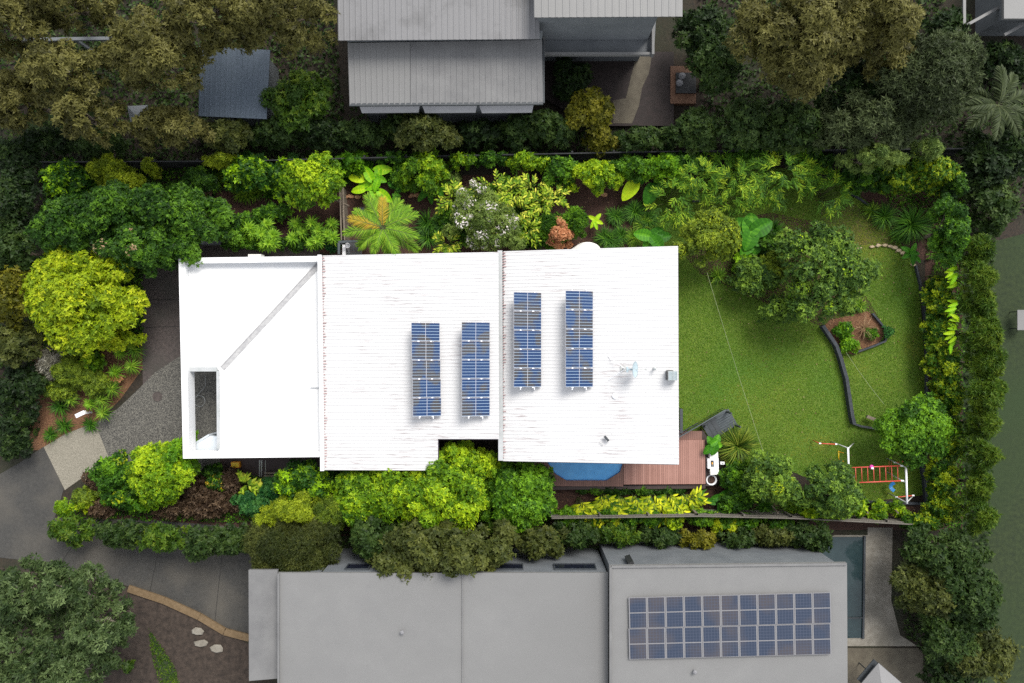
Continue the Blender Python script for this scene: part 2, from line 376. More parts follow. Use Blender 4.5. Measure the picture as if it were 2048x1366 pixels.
PLANT_N = [0]
def crown_plant(name, kind, cx, cy, rx, ry, h, label, cat, pal, group=None, stemmat='bark', **kw):
    """cx, cy, rx, ry in photograph pixels of the crown as seen; h in metres"""
    z = h * .62; k = (H - z) / H; c = P(cx, cy, z); RX = rx * S * k; RY = ry * S * k
    zb = h * (.38 if kind == 'tree' else .12)
    t = thing(name, label, cat, (c.x, c.y, 0), group)
    leaf = kw.pop('leaf', .15)
    extra = kw.pop('extra', None)
    g, lobes = crown_geo(c.x, c.y, RX, RY, h, zb, leaf=leaf, **kw)
    mesh_from('crown' if kind == 'tree' else 'foliage', *g, LEAF[pal], t)
    trunk_mesh(c.x, c.y, h, zb, (.035 + .022 * h) if kind == 'tree' else .03, RX, lobes, M[stemmat], t, 'trunk' if kind == 'tree' else 'stem')
    if extra:   # blossoms, new growth or dead sprigs on some lobes: (palette, share of lobes, leaves per lobe, size, part name, label)
        pl, share, per, size, pname, plabel = extra[:6]
        X, Y, Z, sz = lobes; ids = rng.choice(len(X), max(1, int(share * len(X))), replace=False)
        idx = np.repeat(ids, per); m = len(idx)
        u = rng.normal(size=(m, 3)); u[:, 2] = np.abs(u[:, 2]) + .3; u = norm(u)
        pos = np.stack([X[idx], Y[idx], Z[idx]], 1) + u * (sz[idx] * 1.08)[:, None] * np.array([1, 1, .8])
        ln = size * rng.uniform(.6, 1.3, m)
        g2 = rhombs(pos, u + rng.normal(0, .4, (m, 3)) + [0, 0, .4], rng.normal(size=(m, 3)), ln, ln * .5, rng.uniform(.2, .9, m))
        o2 = mesh_from(pname, *g2, LEAF[pl], t); tag(o2, plabel)
    return t
def strap_plant(cx, cy, r, h, n, wd, pal, label, cat='plant', name='strap_leaf_plant', group=None, ry=None, droop=1.9, rise=(.7, 1.45), heads=1, z0=0):
    """grassy clump of arching strap leaves; r in px"""
    c = P(cx, cy, h * .5); R_ = r * S; RY = (ry or r) * S
    parts = []
    if heads == 1: hs = [(0, 0, 1.0)]
    else: hs = [(rng.uniform(-1, 1) * R_ * .7, rng.uniform(-1, 1) * RY * .7, rng.uniform(.5, .8)) for _ in range(heads)]
    for hx, hy, sc_ in hs:
        m = int(n / len(hs)); az = rng.random(m) * 2 * PI
        base = np.stack([c.x + hx + rng.normal(0, .06, m), c.y + hy + rng.normal(0, .06, m), np.full(m, .02 + z0)], 1)
        rad = (min(R_, RY) if heads > 1 else R_)
        ln = rad * 1.35 * sc_ * rng.uniform(.6, 1.15, m) + .1
        if heads == 1 and ry: ln = ln * np.sqrt(np.cos(az) ** 2 + (RY / R_ * np.sin(az)) ** 2)
        rs = rng.uniform(rise[0], rise[1], m); dr = droop * rng.uniform(.6, 1.15, m)
        parts.append(blades(base, az, ln, rs, dr, np.full(m, wd) * rng.uniform(.7, 1.2, m), np.clip(rng.normal(.45, .22, m), 0, 1)))
    o = mesh_from(name, *merge(parts), LEAF[pal]); return tag(o, label, cat, group)
def rosette_plant(cx, cy, r, h, label, pal='rosette', heads=((0, 0),), n=11, cat='plant', name='umbrella_plant', group=None, wd=.11, stem=True):
    """umbrella-like whorls of narrow leaflets on upright stems; one plant may carry several heads (offsets in px)"""
    c = P(cx, cy, h); t = thing(name, label, cat, (c.x, c.y, 0), group); parts = []; mb = MB()
    for dx, dy in heads:
        hh = h * rnd.uniform(.85, 1.1); q = P(cx + dx, cy + dy, hh); Rm = r * S * rnd.uniform(.85, 1.1)
        for tier in range(3):
            m = n + tier * 3; az = np.arange(m) / m * 2 * PI + rng.normal(0, .08, m) + tier * .4
            base = np.tile(np.array([[q.x, q.y, hh - tier * .1]]), (m, 1))
            ln = Rm * (.55 + .25 * tier) * rng.uniform(.85, 1.15, m)
            parts.append(blades(base, az, ln, np.full(m, .75 - .3 * tier) + rng.normal(0, .12, m), np.full(m, .9), np.full(m, wd) * rng.uniform(.7, 1.1, m), np.clip(rng.normal(.55 - .1 * tier, .18, m), 0, 1), fold=.25))
        mb.path([(c.x + (q.x - c.x) * .3, c.y + (q.y - c.y) * .3, 0), (q.x, q.y, hh)], .03, .02, 6)
    mesh_from('foliage', *merge(parts), LEAF[pal], t); mb.obj('stem', M['stem'], t)
    return t
def big_leaf(base, az, Ln, Wd, pitch, tone):
    """one broad ribbed leaf: 8 x 8 grid, heart outline, folded on its midrib, rippled"""
    nu, nv = 12, 8; V = []; Q = []
    for i in range(nu + 1):
        u = i / nu; wprof = max(0, math.sin(min(1, u * .97 + .03) ** .78 * PI)) ** .62
        for j in range(-nv // 2, nv // 2 + 1):
            s = j / (nv / 2); x = u * Ln; back = -.12 * Ln * abs(s) * (1 - u) ** 2
            y = s * wprof * Wd * .5; z = abs(y) * .3 - .28 * Ln * u * u * .8 + .018 * math.sin(u * 26) * abs(s)
            V.append((x + back, y, z))
    m = Matrix.Translation(base) @ Matrix.Rotation(az, 4, 'Z') @ Matrix.Rotation(-pitch, 4, 'Y')
    V = np.array([tuple(m @ Vector(v)) for v in V]); w_ = nv + 1
    vein = np.array([(.16 if j in (nv // 2 - 1, nv // 2) else 0) + (.07 if i % 2 else -.05) for i in range(nu) for j in range(nv)])   # pale midrib and side veins
    Q = np.array([(i * w_ + j, (i + 1) * w_ + j, (i + 1) * w_ + j + 1, i * w_ + j + 1) for i in range(nu) for j in range(nv)])
    return V, Q, tone - .05 + vein + rng.normal(0, .03, len(Q))
def elephant_plant(cx, cy, h, leaves, label, pal='big', name='elephant_ear_plant', cat='plant', group=None, asp=.78):
    """leaves: (dx, dy, azimuth deg, length px, tone) of each leaf, as seen"""
    c = P(cx, cy, h); t = thing(name, label, cat, (c.x, c.y, 0), group); mb = MB()
    for dx, dy, az, lp, tn in leaves:
        hh = h * rnd.uniform(.8, 1.05); q = P(cx + dx, cy + dy, hh); Ln = lp * S * 1.22; a = R(az)
        st = Vector((q.x - math.cos(a) * Ln * .45, q.y - math.sin(a) * Ln * .45, hh))
        g = big_leaf(st, a, Ln, Ln * asp, rnd.uniform(0, .2), tn)
        mesh_from('leaf', *g, LEAF[pal], t)
        mb.path([(c.x, c.y, 0), ((c.x + st.x) / 2, (c.y + st.y) / 2, hh * .75), (st.x, st.y, hh - .01)], .025, .015, 6)
    mb.obj('stalk', M['stem'], t); return t
def spray_plant(cx, cy, rx, ry, h, n, label, pal='bamboo', name='bamboo_clump', cat='bamboo', leaf=.30, per=18, group=None, wd=.042):
    """arching canes ending in sprays of narrow leaves"""
    z = h * .7; k = (H - z) / H; c = P(cx, cy, z); RX, RY = rx * S * k, ry * S * k
    t = thing(name, label, cat, (c.x, c.y, 0), group); parts = []; mb = MB()
    rho = np.sqrt(rng.random(n)); th = rng.random(n) * 2 * PI
    X = c.x + RX * rho * np.cos(th); Y = c.y + RY * rho * np.sin(th); Z = h * (1 - .45 * rho ** 2) * rng.uniform(.75, 1, n)
    out = np.arctan2(Y - c.y, X - c.x)
    for i in range(n):
        m = per; hd = out[i] + rng.normal(0, .7)
        s = np.linspace(0, 1, m); L_ = .55 * rng.uniform(.7, 1.3)
        base = np.stack([X[i] + np.cos(hd) * s * L_, Y[i] + np.sin(hd) * s * L_, Z[i] - .35 * s * s * L_], 1)
        az = hd + np.where(np.arange(m) % 2, 1, -1) * rng.uniform(.35, 1.1, m)
        tn = rng.normal(.45, .2)
        parts.append(blades(base, az, leaf * rng.uniform(.7, 1.2, m), rng.uniform(-.1, .5, m), np.full(m, .9), np.full(m, wd), np.clip(tn + rng.normal(0, .15, m), 0, 1), seg=2))
    for i in rng.choice(n, min(n, 26), replace=False):
        b = Vector((c.x + (X[i] - c.x) * .25, c.y + (Y[i] - c.y) * .25, 0)); e = Vector((X[i], Y[i], Z[i]))
        mb.path([b, b.lerp(e, .45) + Vector((0, 0, Z[i] * .25)), e], .018, .006, 5)
    mesh_from('foliage', *merge(parts), LEAF[pal], t); mb.obj('cane', M['stem'], t); return t
def ginger_plant(cx, cy, r, h, label, pal='variegated', name='variegated_ginger', cat='plant', stalks=7, per=11, az0=None, wd=.13, group=None, leaf=.42):
    """arching stalks with paired broad lance leaves"""
    c = P(cx, cy, h); t = thing(name, label, cat, (c.x, c.y, 0), group); parts = []; mb = MB()
    for s in range(stalks):
        a = rnd.uniform(0, 2 * PI) if az0 is None else R(az0) + rnd.uniform(-.9, .9)
        Ls = r * S * rnd.uniform(.7, 1.15); b = Vector((c.x + rnd.uniform(-.12, .12), c.y + rnd.uniform(-.12, .12), 0))
        d = Vector((math.cos(a), math.sin(a), 0)); hh = h * rnd.uniform(.8, 1.1)
        pts = [b, b + d * Ls * .25 + Vector((0, 0, hh * .75)), b + d * Ls * .6 + Vector((0, 0, hh)), b + d * Ls + Vector((0, 0, hh * .85))]
        mb.path(pts, .016, .008, 5)
        q = np.linspace(0, 1, per); A, B_ = np.array(pts[1]), np.array(pts[2]); E = np.array(pts[3])
        base = np.where(q[:, None] < .5, A + (B_ - A) * (q[:, None] * 2), B_ + (E - B_) * (q[:, None] * 2 - 1))
        az = a + np.where(np.arange(per) % 2, 1, -1) * rng.uniform(.45, .95, per); az[-1] = a
        parts.append(blades(base, az, leaf * rng.uniform(.75, 1.15, per), rng.uniform(-.1, .5, per), np.full(per, 1.3), np.full(per, wd), np.clip(rng.normal(.42, .27, per), 0, 1), fold=.18))
    mesh_from('foliage', *merge(parts), LEAF[pal], t); mb.obj('stem', M['stem'], t); return t
def palm(cx, cy, h, fronds, label, name='palm_tree', cat='palm', trunk_r=.11, pal='palm', group=None, lw=.055):
    """fronds: (azimuth deg, length px, palette or None)"""
    c = P(cx, cy, h); t = thing(name, label, cat, (c.x, c.y, 0), group)
    mb = MB(); b = Vector((c.x, c.y, 0)); mb.path([b, b + Vector((.05, .02, h * .5)), b + Vector((0, 0, h))], trunk_r, trunk_r * .75, 10); mb.obj('trunk', M['palebark'], t, True)
    for az, lp, pl in fronds:
        a = R(az); Lf = lp * S * 1.12; seg = 14; p = np.array([c.x, c.y, h]); pitch = rnd.uniform(.2, 1.0); pts = [p.copy()]
        for i in range(seg):
            p = p + np.array([math.cos(a) * math.cos(pitch), math.sin(a) * math.cos(pitch), math.sin(pitch)]) * Lf / seg
            pts.append(p.copy()); pitch -= rnd.uniform(1.0, 1.3) / seg
        pts = np.array(pts); m = 58; s = np.linspace(.1, 1, m) * seg; i0 = np.minimum(s.astype(int), seg - 1); f = (s - i0)[:, None]
        base = pts[i0] * (1 - f) + pts[i0 + 1] * f
        u = s / seg; ln = (.25 + .75 * np.sin(np.clip(u, .05, .97) * PI) ** .6) * min(.62, Lf * .33)
        parts = []
        for sg in (1, -1):
            parts.append(blades(base, a + sg * (1.05 - .55 * u) + rng.normal(0, .05, m), ln * rng.uniform(.85, 1.1, m), rng.uniform(-.15, .3, m), np.full(m, .8), np.full(m, lw), np.clip(rng.normal(.5, .17, m), 0, 1), fold=.3))
        mbf = MB(); mbf.path([Vector(q) for q in pts[::2]], .02, .008, 5)
        o = mesh_from('frond', *merge(parts), LEAF[pl or pal], t)
        if pl: tag(o, 'yellowing orange frond' if pl == 'palmold' else 'dry brown frond')
        mbf.obj('midrib', M['stem'], o)
    return t

# ---------------------------------------------------------------- the ground
def sheet(name, pts, z, m): return struct(name, MB().sheet(PL(pts, 0), z), m)
struct('ground', MB().sheet([(-500, -500, 0), (500, -500, 0), (500, 500, 0), (-500, 500, 0)]), M['soil'])
LAWN = [(1300, 440), (1305, 395), (1340, 360), (1420, 340), (1560, 335), (1690, 368), (1740, 408), (1775, 450), (1800, 485), (1822, 515), (1836, 565), (1845, 650), (1850, 760), (1849, 990), (1735, 1003), (1690, 985), (1600, 950), (1520, 915), (1470, 880), (1430, 872), (1330, 880), (1330, 500)]
sheet('lawn', LAWN, .008, M['lawn'])
sheet('dry_shade_lawn', [(1640, 400), (1700, 400), (1760, 452), (1795, 490), (1740, 488), (1715, 492), (1640, 470)], .012, M['lawn_dry_shade'])  # upper lawn: its shade is put into this dim, dry turf
sheet('garden_bed', [(1370, 512), (1385, 470), (1440, 445), (1540, 425), (1640, 445), (1700, 500), (1730, 590), (1760, 640), (1770, 665), (1756, 690), (1705, 712), (1672, 696), (1640, 652), (1560, 618), (1480, 585), (1430, 560), (1400, 548)], .016, M['mulch'])
sheet('mulch_bed', [(430, 385), (690, 350), (1300, 350), (1300, 500), (1200, 500), (680, 512), (640, 505), (430, 490)], .008, M['mulch'])
sheet('front_bed', [(60, 690), (290, 690), (287, 735), (240, 800), (190, 848), (80, 900), (60, 900)], .008, M['litter'])
sheet('side_bed', [(140, 1040), (220, 930), (400, 900), (660, 920), (1110, 960), (1110, 1080), (140, 1060)], .008, M['mulch'])
sheet('ginger_bed', [(1100, 965), (1420, 970), (1700, 1005), (1860, 1010), (1860, 1060), (1100, 1060)], .009, M['mulch'])
sheet('corner_bed', [(1690, 372), (1700, 325), (1925, 325), (1925, 519), (1826, 519), (1800, 484), (1775, 449), (1742, 408)], .01, M['mulch'])
sheet('back_bed', [(1850, 520), (1925, 520), (1925, 1062), (1852, 1062)], .008, M['mulch'])
sheet('brown_path', [(280, 488), (640, 488), (640, 560), (380, 560), (380, 770), (286, 770)], .012, M['brown_paving'])
drive = [(380, 700), (345, 722), (310, 745), (270, 785), (235, 818), (190, 846), (216, 914), (255, 930), (330, 950), (640, 940), (640, 700)]
sheet('driveway', drive, .016, M['aggregate'])
sheet('driveway_apron', [(88, 894), (130, 868), (190, 845), (217, 913), (180, 945), (130, 980)], .02, M['pale_aggregate'])
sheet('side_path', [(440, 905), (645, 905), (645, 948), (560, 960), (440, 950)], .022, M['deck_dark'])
road = [(-700, 960), (0, 948), (40, 925), (88, 893), (128, 978), (110, 1035), (300, 1040), (560, 1060), (560, 1290), (490, 1278), (380, 1215), (250, 1170), (160, 1150), (90, 1125), (0, 1115), (-700, 1130)]
sheet('road', road, .012, M['asphalt'])
sheet('earth_bank', [(-50, 1130), (160, 1150), (250, 1172), (380, 1217), (500, 1290), (500, 1500), (-50, 1500)], .006, M['neigh_soil'])
kb = MB(); kp = [(258, 1176), (330, 1200), (400, 1232), (450, 1262), (500, 1275)]
for i in range(4):
    a, b = P(*kp[i]), P(*kp[i + 1]); d = (b - a); kb.box((a + b) / 2 + Vector((0, 0, .06)), (d.length, .42, .14), math.atan2(d.y, d.x))
tag(kb.obj('kerb', M['kerb']), kind='structure')
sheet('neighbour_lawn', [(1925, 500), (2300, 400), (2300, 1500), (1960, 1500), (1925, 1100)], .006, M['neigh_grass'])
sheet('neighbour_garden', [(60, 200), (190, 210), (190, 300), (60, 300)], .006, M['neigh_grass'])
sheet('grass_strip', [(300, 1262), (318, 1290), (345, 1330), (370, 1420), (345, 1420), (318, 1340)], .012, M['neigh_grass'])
sheet('pool_surround', [(1650, 1070), (1735, 1070), (1735, 1055), (1785, 1055), (1782, 1200), (1800, 1270), (1835, 1292), (1650, 1292)], .02, M['concrete'])
sheet('patio', [(1600, 1296), (1845, 1296), (1850, 1450), (1600, 1450)], .018, M['patio'])
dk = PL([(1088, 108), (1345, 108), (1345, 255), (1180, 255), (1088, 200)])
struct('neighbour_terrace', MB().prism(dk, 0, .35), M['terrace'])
sheetp = MB().sheet(PL([(1272, 112), (1302, 112), (1296, 150), (1282, 180), (1276, 215), (1262, 250), (1225, 250), (1225, 205), (1250, 200), (1262, 150)]), .356); struct('stepping_path', sheetp, M['patio'])

sheet('island_mulch', [(1645, 655), (1660, 640), (1735, 622), (1756, 642), (1770, 664), (1757, 688), (1705, 710), (1674, 697)], .022, M['litter'])
# lawn blades: nobody could count them
def inside(poly, x, y):
    r = np.zeros(len(x), bool); n = len(poly)
    for i in range(n):
        x0, y0 = poly[i]; x1, y1 = poly[(i + 1) % n]
        c = ((y0 > y) != (y1 > y)) & (x < (x1 - x0) * (y - y0) / (y1 - y0 + 1e-12) + x0); r ^= c
    return r
n = 190000; gx = rng.uniform(1300, 1855, n); gy = rng.uniform(335, 1005, n); ok = inside(LAWN, gx, gy) & ~inside([(1645, 655), (1660, 640), (1735, 622), (1756, 642), (1770, 664), (1757, 688), (1705, 710), (1674, 697)], gx, gy); gx, gy = gx[ok], gy[ok]; n = len(gx)
pos = np.stack([(gx - 1024) * S, -(gy - 683) * S, np.full(n, .03)], 1)
patch = sum(a * np.sin(gx * f + p) * np.sin(gy * f * 1.13 + p * 2.1 + gx * f * .3) for f, a, p in ((.011, .09, 1), (.023, .09, 2.2), (.05, .09, .4), (.11, .08, 3.1), (.23, .07, 5)))
wear = np.zeros(n)
for wx, wy, wr, wa in ((1700, 450, 60, .3), (1730, 478, 40, .35), (1825, 700, 28, .55), (1640, 880, 26, .5), (1600, 905, 30, .35), (1390, 845, 26, .4), (1780, 960, 45, .25), (1720, 735, 30, .3), (1400, 420, 60, .3), (1550, 775, 60, .12), (1841, 650, 14, .5), (1842, 760, 12, .5), (1675, 720, 14, .4), (1690, 790, 12, .35)):
    wear += wa * np.exp(-((gx - wx) ** 2 + (gy - wy) ** 2) / wr ** 2) * rng.uniform(.4, 1.3, n)
patch = patch * .75 + wear * .7 - .05
g = rhombs(pos, rng.normal(0, .45, (n, 3)) + [0, 0, .9], rng.normal(size=(n, 3)) + [0, 0, .5], rng.uniform(.05, .1, n), rng.uniform(.015, .035, n), np.clip(rng.normal(.42, .16, n) + patch, 0, 1))
tag(mesh_from('grass', *g, LEAF['lawnblade']), 'short green turf of the back lawn', 'grass', kind='stuff')
# fallen leaves on the mulch
n = 9000; gx = rng.uniform(88, 1860, n); gy = rng.uniform(330, 1050, n)
polys = [[(60, 690), (290, 690), (287, 735), (240, 800), (190, 848), (80, 900)], [(430, 385), (690, 350), (1300, 350), (1300, 500), (680, 512), (430, 490)], [(1640, 652), (1740, 630), (1770, 665), (1705, 712)], [(1100, 965), (1860, 1010), (1860, 1060), (1100, 1060)]]
ok = np.zeros(n, bool)
for pl_ in polys: ok |= inside(pl_, gx, gy)
gx, gy = gx[ok], gy[ok]; n = len(gx)
pos = np.stack([(gx - 1024) * S, -(gy - 683) * S, rng.uniform(.02, .04, n)], 1); ln = rng.uniform(.05, .13, n)
g = rhombs(pos, rng.normal(0, .3, (n, 3)) + [0, 0, 1], rng.normal(size=(n, 3)), ln, ln * .4, rng.uniform(0, 1, n) ** 2)
tag(mesh_from('fallen_leaves', *g, LEAF['dead']), 'dry leaves and bark chips scattered on the beds', 'leaf litter', kind='stuff')

def cover_stuff(name, polys, per_m2, leaf, pal, label, hmax, cat='ground cover'):
    V = []
    for pl_ in polys:
        xs = [p[0] for p in pl_]; ys = [p[1] for p in pl_]; A = (max(xs) - min(xs)) * (max(ys) - min(ys)) * S * S; n = int(A * per_m2)
        gx = rng.uniform(min(xs), max(xs), n); gy = rng.uniform(min(ys), max(ys), n); ok = inside(pl_, gx, gy); V.append(np.stack([gx[ok], gy[ok]], 1))
    g2 = np.concatenate(V); n = len(g2); hump = .5 + .5 * np.sin(g2[:, 0] * .13) * np.sin(g2[:, 1] * .15 + g2[:, 0] * .03)
    z = .04 + hmax * hump * rng.random(n); pos = np.stack([(g2[:, 0] - 1024) * S, -(g2[:, 1] - 683) * S, z], 1); ln = leaf * rng.uniform(.6, 1.4, n)
    g = rhombs(pos, rng.normal(0, .5, (n, 3)) + [0, 0, .9], rng.normal(size=(n, 3)), ln, ln * .5, rng.normal(.35, .2, n) + hump * .25)
    tag(mesh_from(name, *g, LEAF[pal]), label, cat, kind='stuff')
cover_stuff('ground_cover', [[(88, 325), (430, 325), (430, 485), (372, 488), (372, 520), (290, 540), (288, 690), (88, 690)], [(1862, 520), (1925, 520), (1925, 1062), (1862, 1050)], [(1720, 330), (1925, 330), (1925, 520), (1850, 520), (1850, 440), (1770, 400)], [(125, 1035), (230, 950), (420, 940), (640, 965), (1100, 985), (1100, 1060), (125, 1035)], [(88, 690), (200, 690), (200, 740), (88, 800)]], 150, .16, 'mid', 'mixed leafy ground cover filling the garden beds', .55)
cover_stuff('undergrowth', [[(-40, -60), (660, -60), (690, 240), (690, 330), (-40, 330)], [(700, 222), (1090, 222), (1180, 262), (1400, 262), (1400, 330), (700, 330)], [(1400, -60), (1880, -60), (1900, 100), (2100, 140), (2100, 400), (1925, 500), (1925, 312), (1400, 325)], [(-40, 330), (80, 330), (80, 880), (-40, 920)], [(1930, 500), (1985, 500), (1975, 1100), (1930, 1100)], [(140, 1037), (560, 1060), (1650, 1064), (1650, 1112), (700, 1095), (500, 1110), (400, 1095), (140, 1052)], [(1800, 1062), (1960, 1100), (1985, 1420), (1850, 1420), (1845, 1300), (1806, 1270)], [(-30, 1135), (160, 1155), (240, 1185), (225, 1300), (-30, 1420)]], 45, .26, 'outgreen', 'mixed low growth in the gardens around the block', .6)

cover_stuff('grass_verge', [[(298, 1255), (322, 1290), (350, 1330), (375, 1420), (335, 1420), (310, 1335), (300, 1290)]], 260, .12, 'outlime', 'ragged strip of grass on the brown bank', .12, 'grass')
# clippings, weeds and fallen leaves on the lawn
n = 1500; gx = rng.uniform(1310, 1845, n); gy = rng.uniform(345, 1000, n); ok = inside(LAWN, gx, gy) & ((np.hypot(gx - 1640, gy - 545) < 190) | (rng.random(n) < .25)); gx, gy = gx[ok], gy[ok]; n = len(gx)
pos = np.stack([(gx - 1024) * S, -(gy - 683) * S, rng.uniform(.06, .08, n)], 1); ln = rng.uniform(.05, .12, n)
g = rhombs(pos, rng.normal(0, .3, (n, 3)) + [0, 0, 1], rng.normal(size=(n, 3)), ln, ln * .5, rng.uniform(0, 1, n) ** 2)
tag(mesh_from('lawn_leaves', *g, LEAF['dead']), 'few dry leaves fallen on the back lawn', 'leaf litter', kind='stuff')
# saw cuts in the paving
jm = surf('paving_joint', (.012, .011, .01))
mb = MB()
for a, b in (((290, 655), (372, 652)), ((290, 600), (372, 598)), ((120, 1130), (180, 1036)), ((300, 1182), (330, 1040)), ((430, 1242), (450, 1052))):
    a, b = P(*a), P(*b); d = b - a; mb.box((a + b) / 2 + Vector((0, 0, .019)), (d.length, .03, .004), math.atan2(d.y, d.x))
tag(mb.obj('paving_joints', jm), kind='structure')

# ---------------------------------------------------------------- the white house
def corrugated(mb, c00, c10, c11, c01, pitch=.19, hgt=.014, rib=.28, pan=.1):
    """ribbed sheet; ribs run from the 0-edge to the 1-edge (c00->c10), repeated from c00 towards c01"""
    W_ = ((c01 - c00).length + (c11 - c10).length) / 2; n = max(2, int(W_ / pitch)); vs = []; fs = []
    for i in range(n):
        for s, z in ((0, 0), (pan, hgt), (rib, hgt), (rib + pan, 0)):
            v = (i + s) / n
            a = c00.lerp(c01, v) + Vector((0, 0, z)); b = c10.lerp(c11, v) + Vector((0, 0, z)); vs += [a, b]
    vs += [c01.copy(), c11.copy()]
    for i in range(len(vs) // 2 - 1): fs.append((2 * i, 2 * i + 1, 2 * i + 3, 2 * i + 2))
    # underside
    k = len(vs); dz = Vector((0, 0, -.05)); vs += [c00 + dz, c10 + dz, c11 + dz, c01 + dz]; fs.append((k, k + 1, k + 2, k + 3)[::-1])
    mb.add(vs, [f[::-1] for f in fs] if (c10 - c00).cross(c01 - c00).z < 0 else fs)
    return mb
def slab_between(mb, a, b, width, thick, up=0):
    d = (b - a); m = (a + b) / 2
    yaw = math.atan2(d.y, d.x); pitch = -math.atan2(d.z, math.hypot(d.x, d.y))
    mb.box(m + Vector((0, 0, up)), (d.length, width, thick), yaw, 0, pitch)

house = thing('white_house', 'long white ribbed-metal roofed house in the middle of the garden block', 'house', (P(860, 715)))
zA, zB0, zB1, zC0, zC1 = 3.15, 3.55, 4.75, 4.3, 5.7
# metal roofs: mid wing
B00, B01 = P(646, 511, zB0), P(645, 939, zB0)
B10, B11 = P(998, 504, zB1), P(1000, 941, zB1)
def onB(px, py):   # point of the mid roof at a pixel
    u = (px - 646) / (999 - 646); return P(px, py, zB0 + (zB1 - zB0) * u)
def onC(px, py):
    u = (px - 1004) / (1357 - 1004); return P(px, py, zC0 + (zC1 - zC0) * u)
rb = MB(); corrugated(rb, onB(646, 511), onB(997, 504), onB(998, 878), onB(645, 878))
corrugated(rb, onB(645, 878.3), onB(876, 878.3), onB(876, 941), onB(645, 940))
roof_mat, t_, b_ = newmat('white_ribbed_roof')
b_.inputs['Roughness'].default_value = .5; b_.inputs['Base Color'].default_value = (.8, .8, .8, 1)
tc = t_.nodes.new('ShaderNodeTexCoord'); mp = t_.nodes.new('ShaderNodeMapping'); mp.inputs['Scale'].default_value = (.55, 9, 1)
t_.links.new(tc.outputs['Object'], mp.inputs[0])
n1 = N(t_, 'ShaderNodeTexNoise', Scale=1.6, Detail=5, Roughness=.7); t_.links.new(mp.outputs[0], n1.inputs['Vector'])
n2 = N(t_, 'ShaderNodeTexNoise', Scale=.33, Detail=3); t_.links.new(tc.outputs['Object'], n2.inputs['Vector'])
r1 = N(t_, 'ShaderNodeMapRange'); r1.inputs['From Min'].default_value = .53; r1.inputs['From Max'].default_value = .68; t_.links.new(n1.outputs['Fac'], r1.inputs['Value'])
r2 = N(t_, 'ShaderNodeMapRange'); r2.inputs['From Min'].default_value = .47; r2.inputs['From Max'].default_value = .62; t_.links.new(n2.outputs['Fac'], r2.inputs['Value'])
mu = N(t_, 'ShaderNodeMath', _operation='MULTIPLY'); t_.links.new(r1.outputs[0], mu.inputs[0]); t_.links.new(r2.outputs[0], mu.inputs[1])
mx = t_.nodes.new('ShaderNodeMix'); mx.data_type = 'RGBA'; mx.inputs['A'].default_value = (.47, .47, .475, 1); mx.inputs['B'].default_value = (.22, .18, .18, 1)
t_.links.new(mu.outputs[0], mx.inputs['Factor']); t_.links.new(mx.outputs['Result'], b_.inputs['Base Color'])
rb.obj('roof', roof_mat, house)['label'] = 'white ribbed roof of the middle wing with a notch cut in its edge'
rc = MB(); corrugated(rc, onC(1007, 502.5), onC(1356, 492), onC(1358, 929), onC(1006, 922))
rc.obj('roof', roof_mat, house)['label'] = 'white ribbed roof of the garden wing'
# flashings between the wings, with the fringe of rib ends
fl = MB(); slab_between(fl, P(1000, 501, zC0 + .1), P(1001.5, 921, zC0 + .1), .26, .08)
fl.obj('ridge_flashing', M['flash'], house)
fl2 = MB(); slab_between(fl2, P(640, 510, 3.66), P(645.5, 941, 3.66), .2, .3)
fl2.obj('ridge_flashing', M['white'], house)
def fringe(a, b, ln, n):
    out = [b + Vector((-.02, 0, 0)), a + Vector((-.02, 0, 0))]; st = (b - a) / n
    for i in range(n):      # one comb-shaped strip: the open rib ends
        p = a + st * i; l2 = Vector((ln * rnd.uniform(.3, 1.3), 0, 0))
        out += [p, p + st * .05 + l2, p + st * .25 + l2, p + st * .3]
    m = len(out); up = Vector((0, 0, .02))
    return MB().add([q - up for q in out] + [q + up for q in out], [tuple(range(m)), tuple(range(2 * m - 1, m - 1, -1))] + [((i + 1) % m, i, m + i, m + (i + 1) % m) for i in range(m)])
fringe(P(1005, 505, zC0 + .07), P(1004, 920, zC0 + .07), .17, 76).obj('rib_end_fringe', M['rust'], house)
fringe(P(643.5, 515, zB0 + .05), P(648, 938, zB0 + .05), .17, 78).obj('rib_end_fringe', M['rust'], house)
# fascias and gutters (outer edges)
fb = MB()
def fascia(a, b, drop=.28, th=.06, dz=-.05):
    d = b - a; m = (a + b) / 2 + Vector((0, 0, -drop / 2 + dz)); fb.box(m, (d.length, th, drop), math.atan2(d.y, d.x), 0, -math.atan2(d.z, math.hypot(d.x, d.y)))
fascia(onC(1356, 493), onC(1357.5, 928)); fascia(onC(1008, 922), onC(1356, 929)); fascia(onC(1008, 504), onC(1354, 494))
fascia(onB(648, 512), onB(994, 506)); fascia(onB(648, 939.5), onB(874, 940.5)); fascia(onB(876, 880), onB(876, 940)); fascia(onB(878, 878.6), onB(996, 878.6))
fb.obj('gutter', M['fascia'], house)
# walls under the roofs
wb = MB()
def wall_prism(px_pts, z1, zt=0):
    wb.prism([tuple(P(x, y, 0))[:2] for x, y in px_pts], zt, z1)
def at(px, py, z): return P(px, py, z)
wb.prism([tuple(P(x, y, zB0))[:2] for x, y in ((655, 535), (985, 535), (985, 865), (865, 865), (865, 920), (655, 920))], 0, zB0 - .35)
wb.prism([tuple(P(x, y, zC0))[:2] for x, y in ((1012, 527), (1325, 522), (1325, 905), (1085, 905), (1085, 900), (1012, 900))], 0, zC0 - .15)
wb.prism([tuple(P(x, y, 2.6))[:2] for x, y in ((446, 535), (636, 535), (636, 895), (446, 895))], 0, 2.62)
wb.obj('wall', M['white'], house)
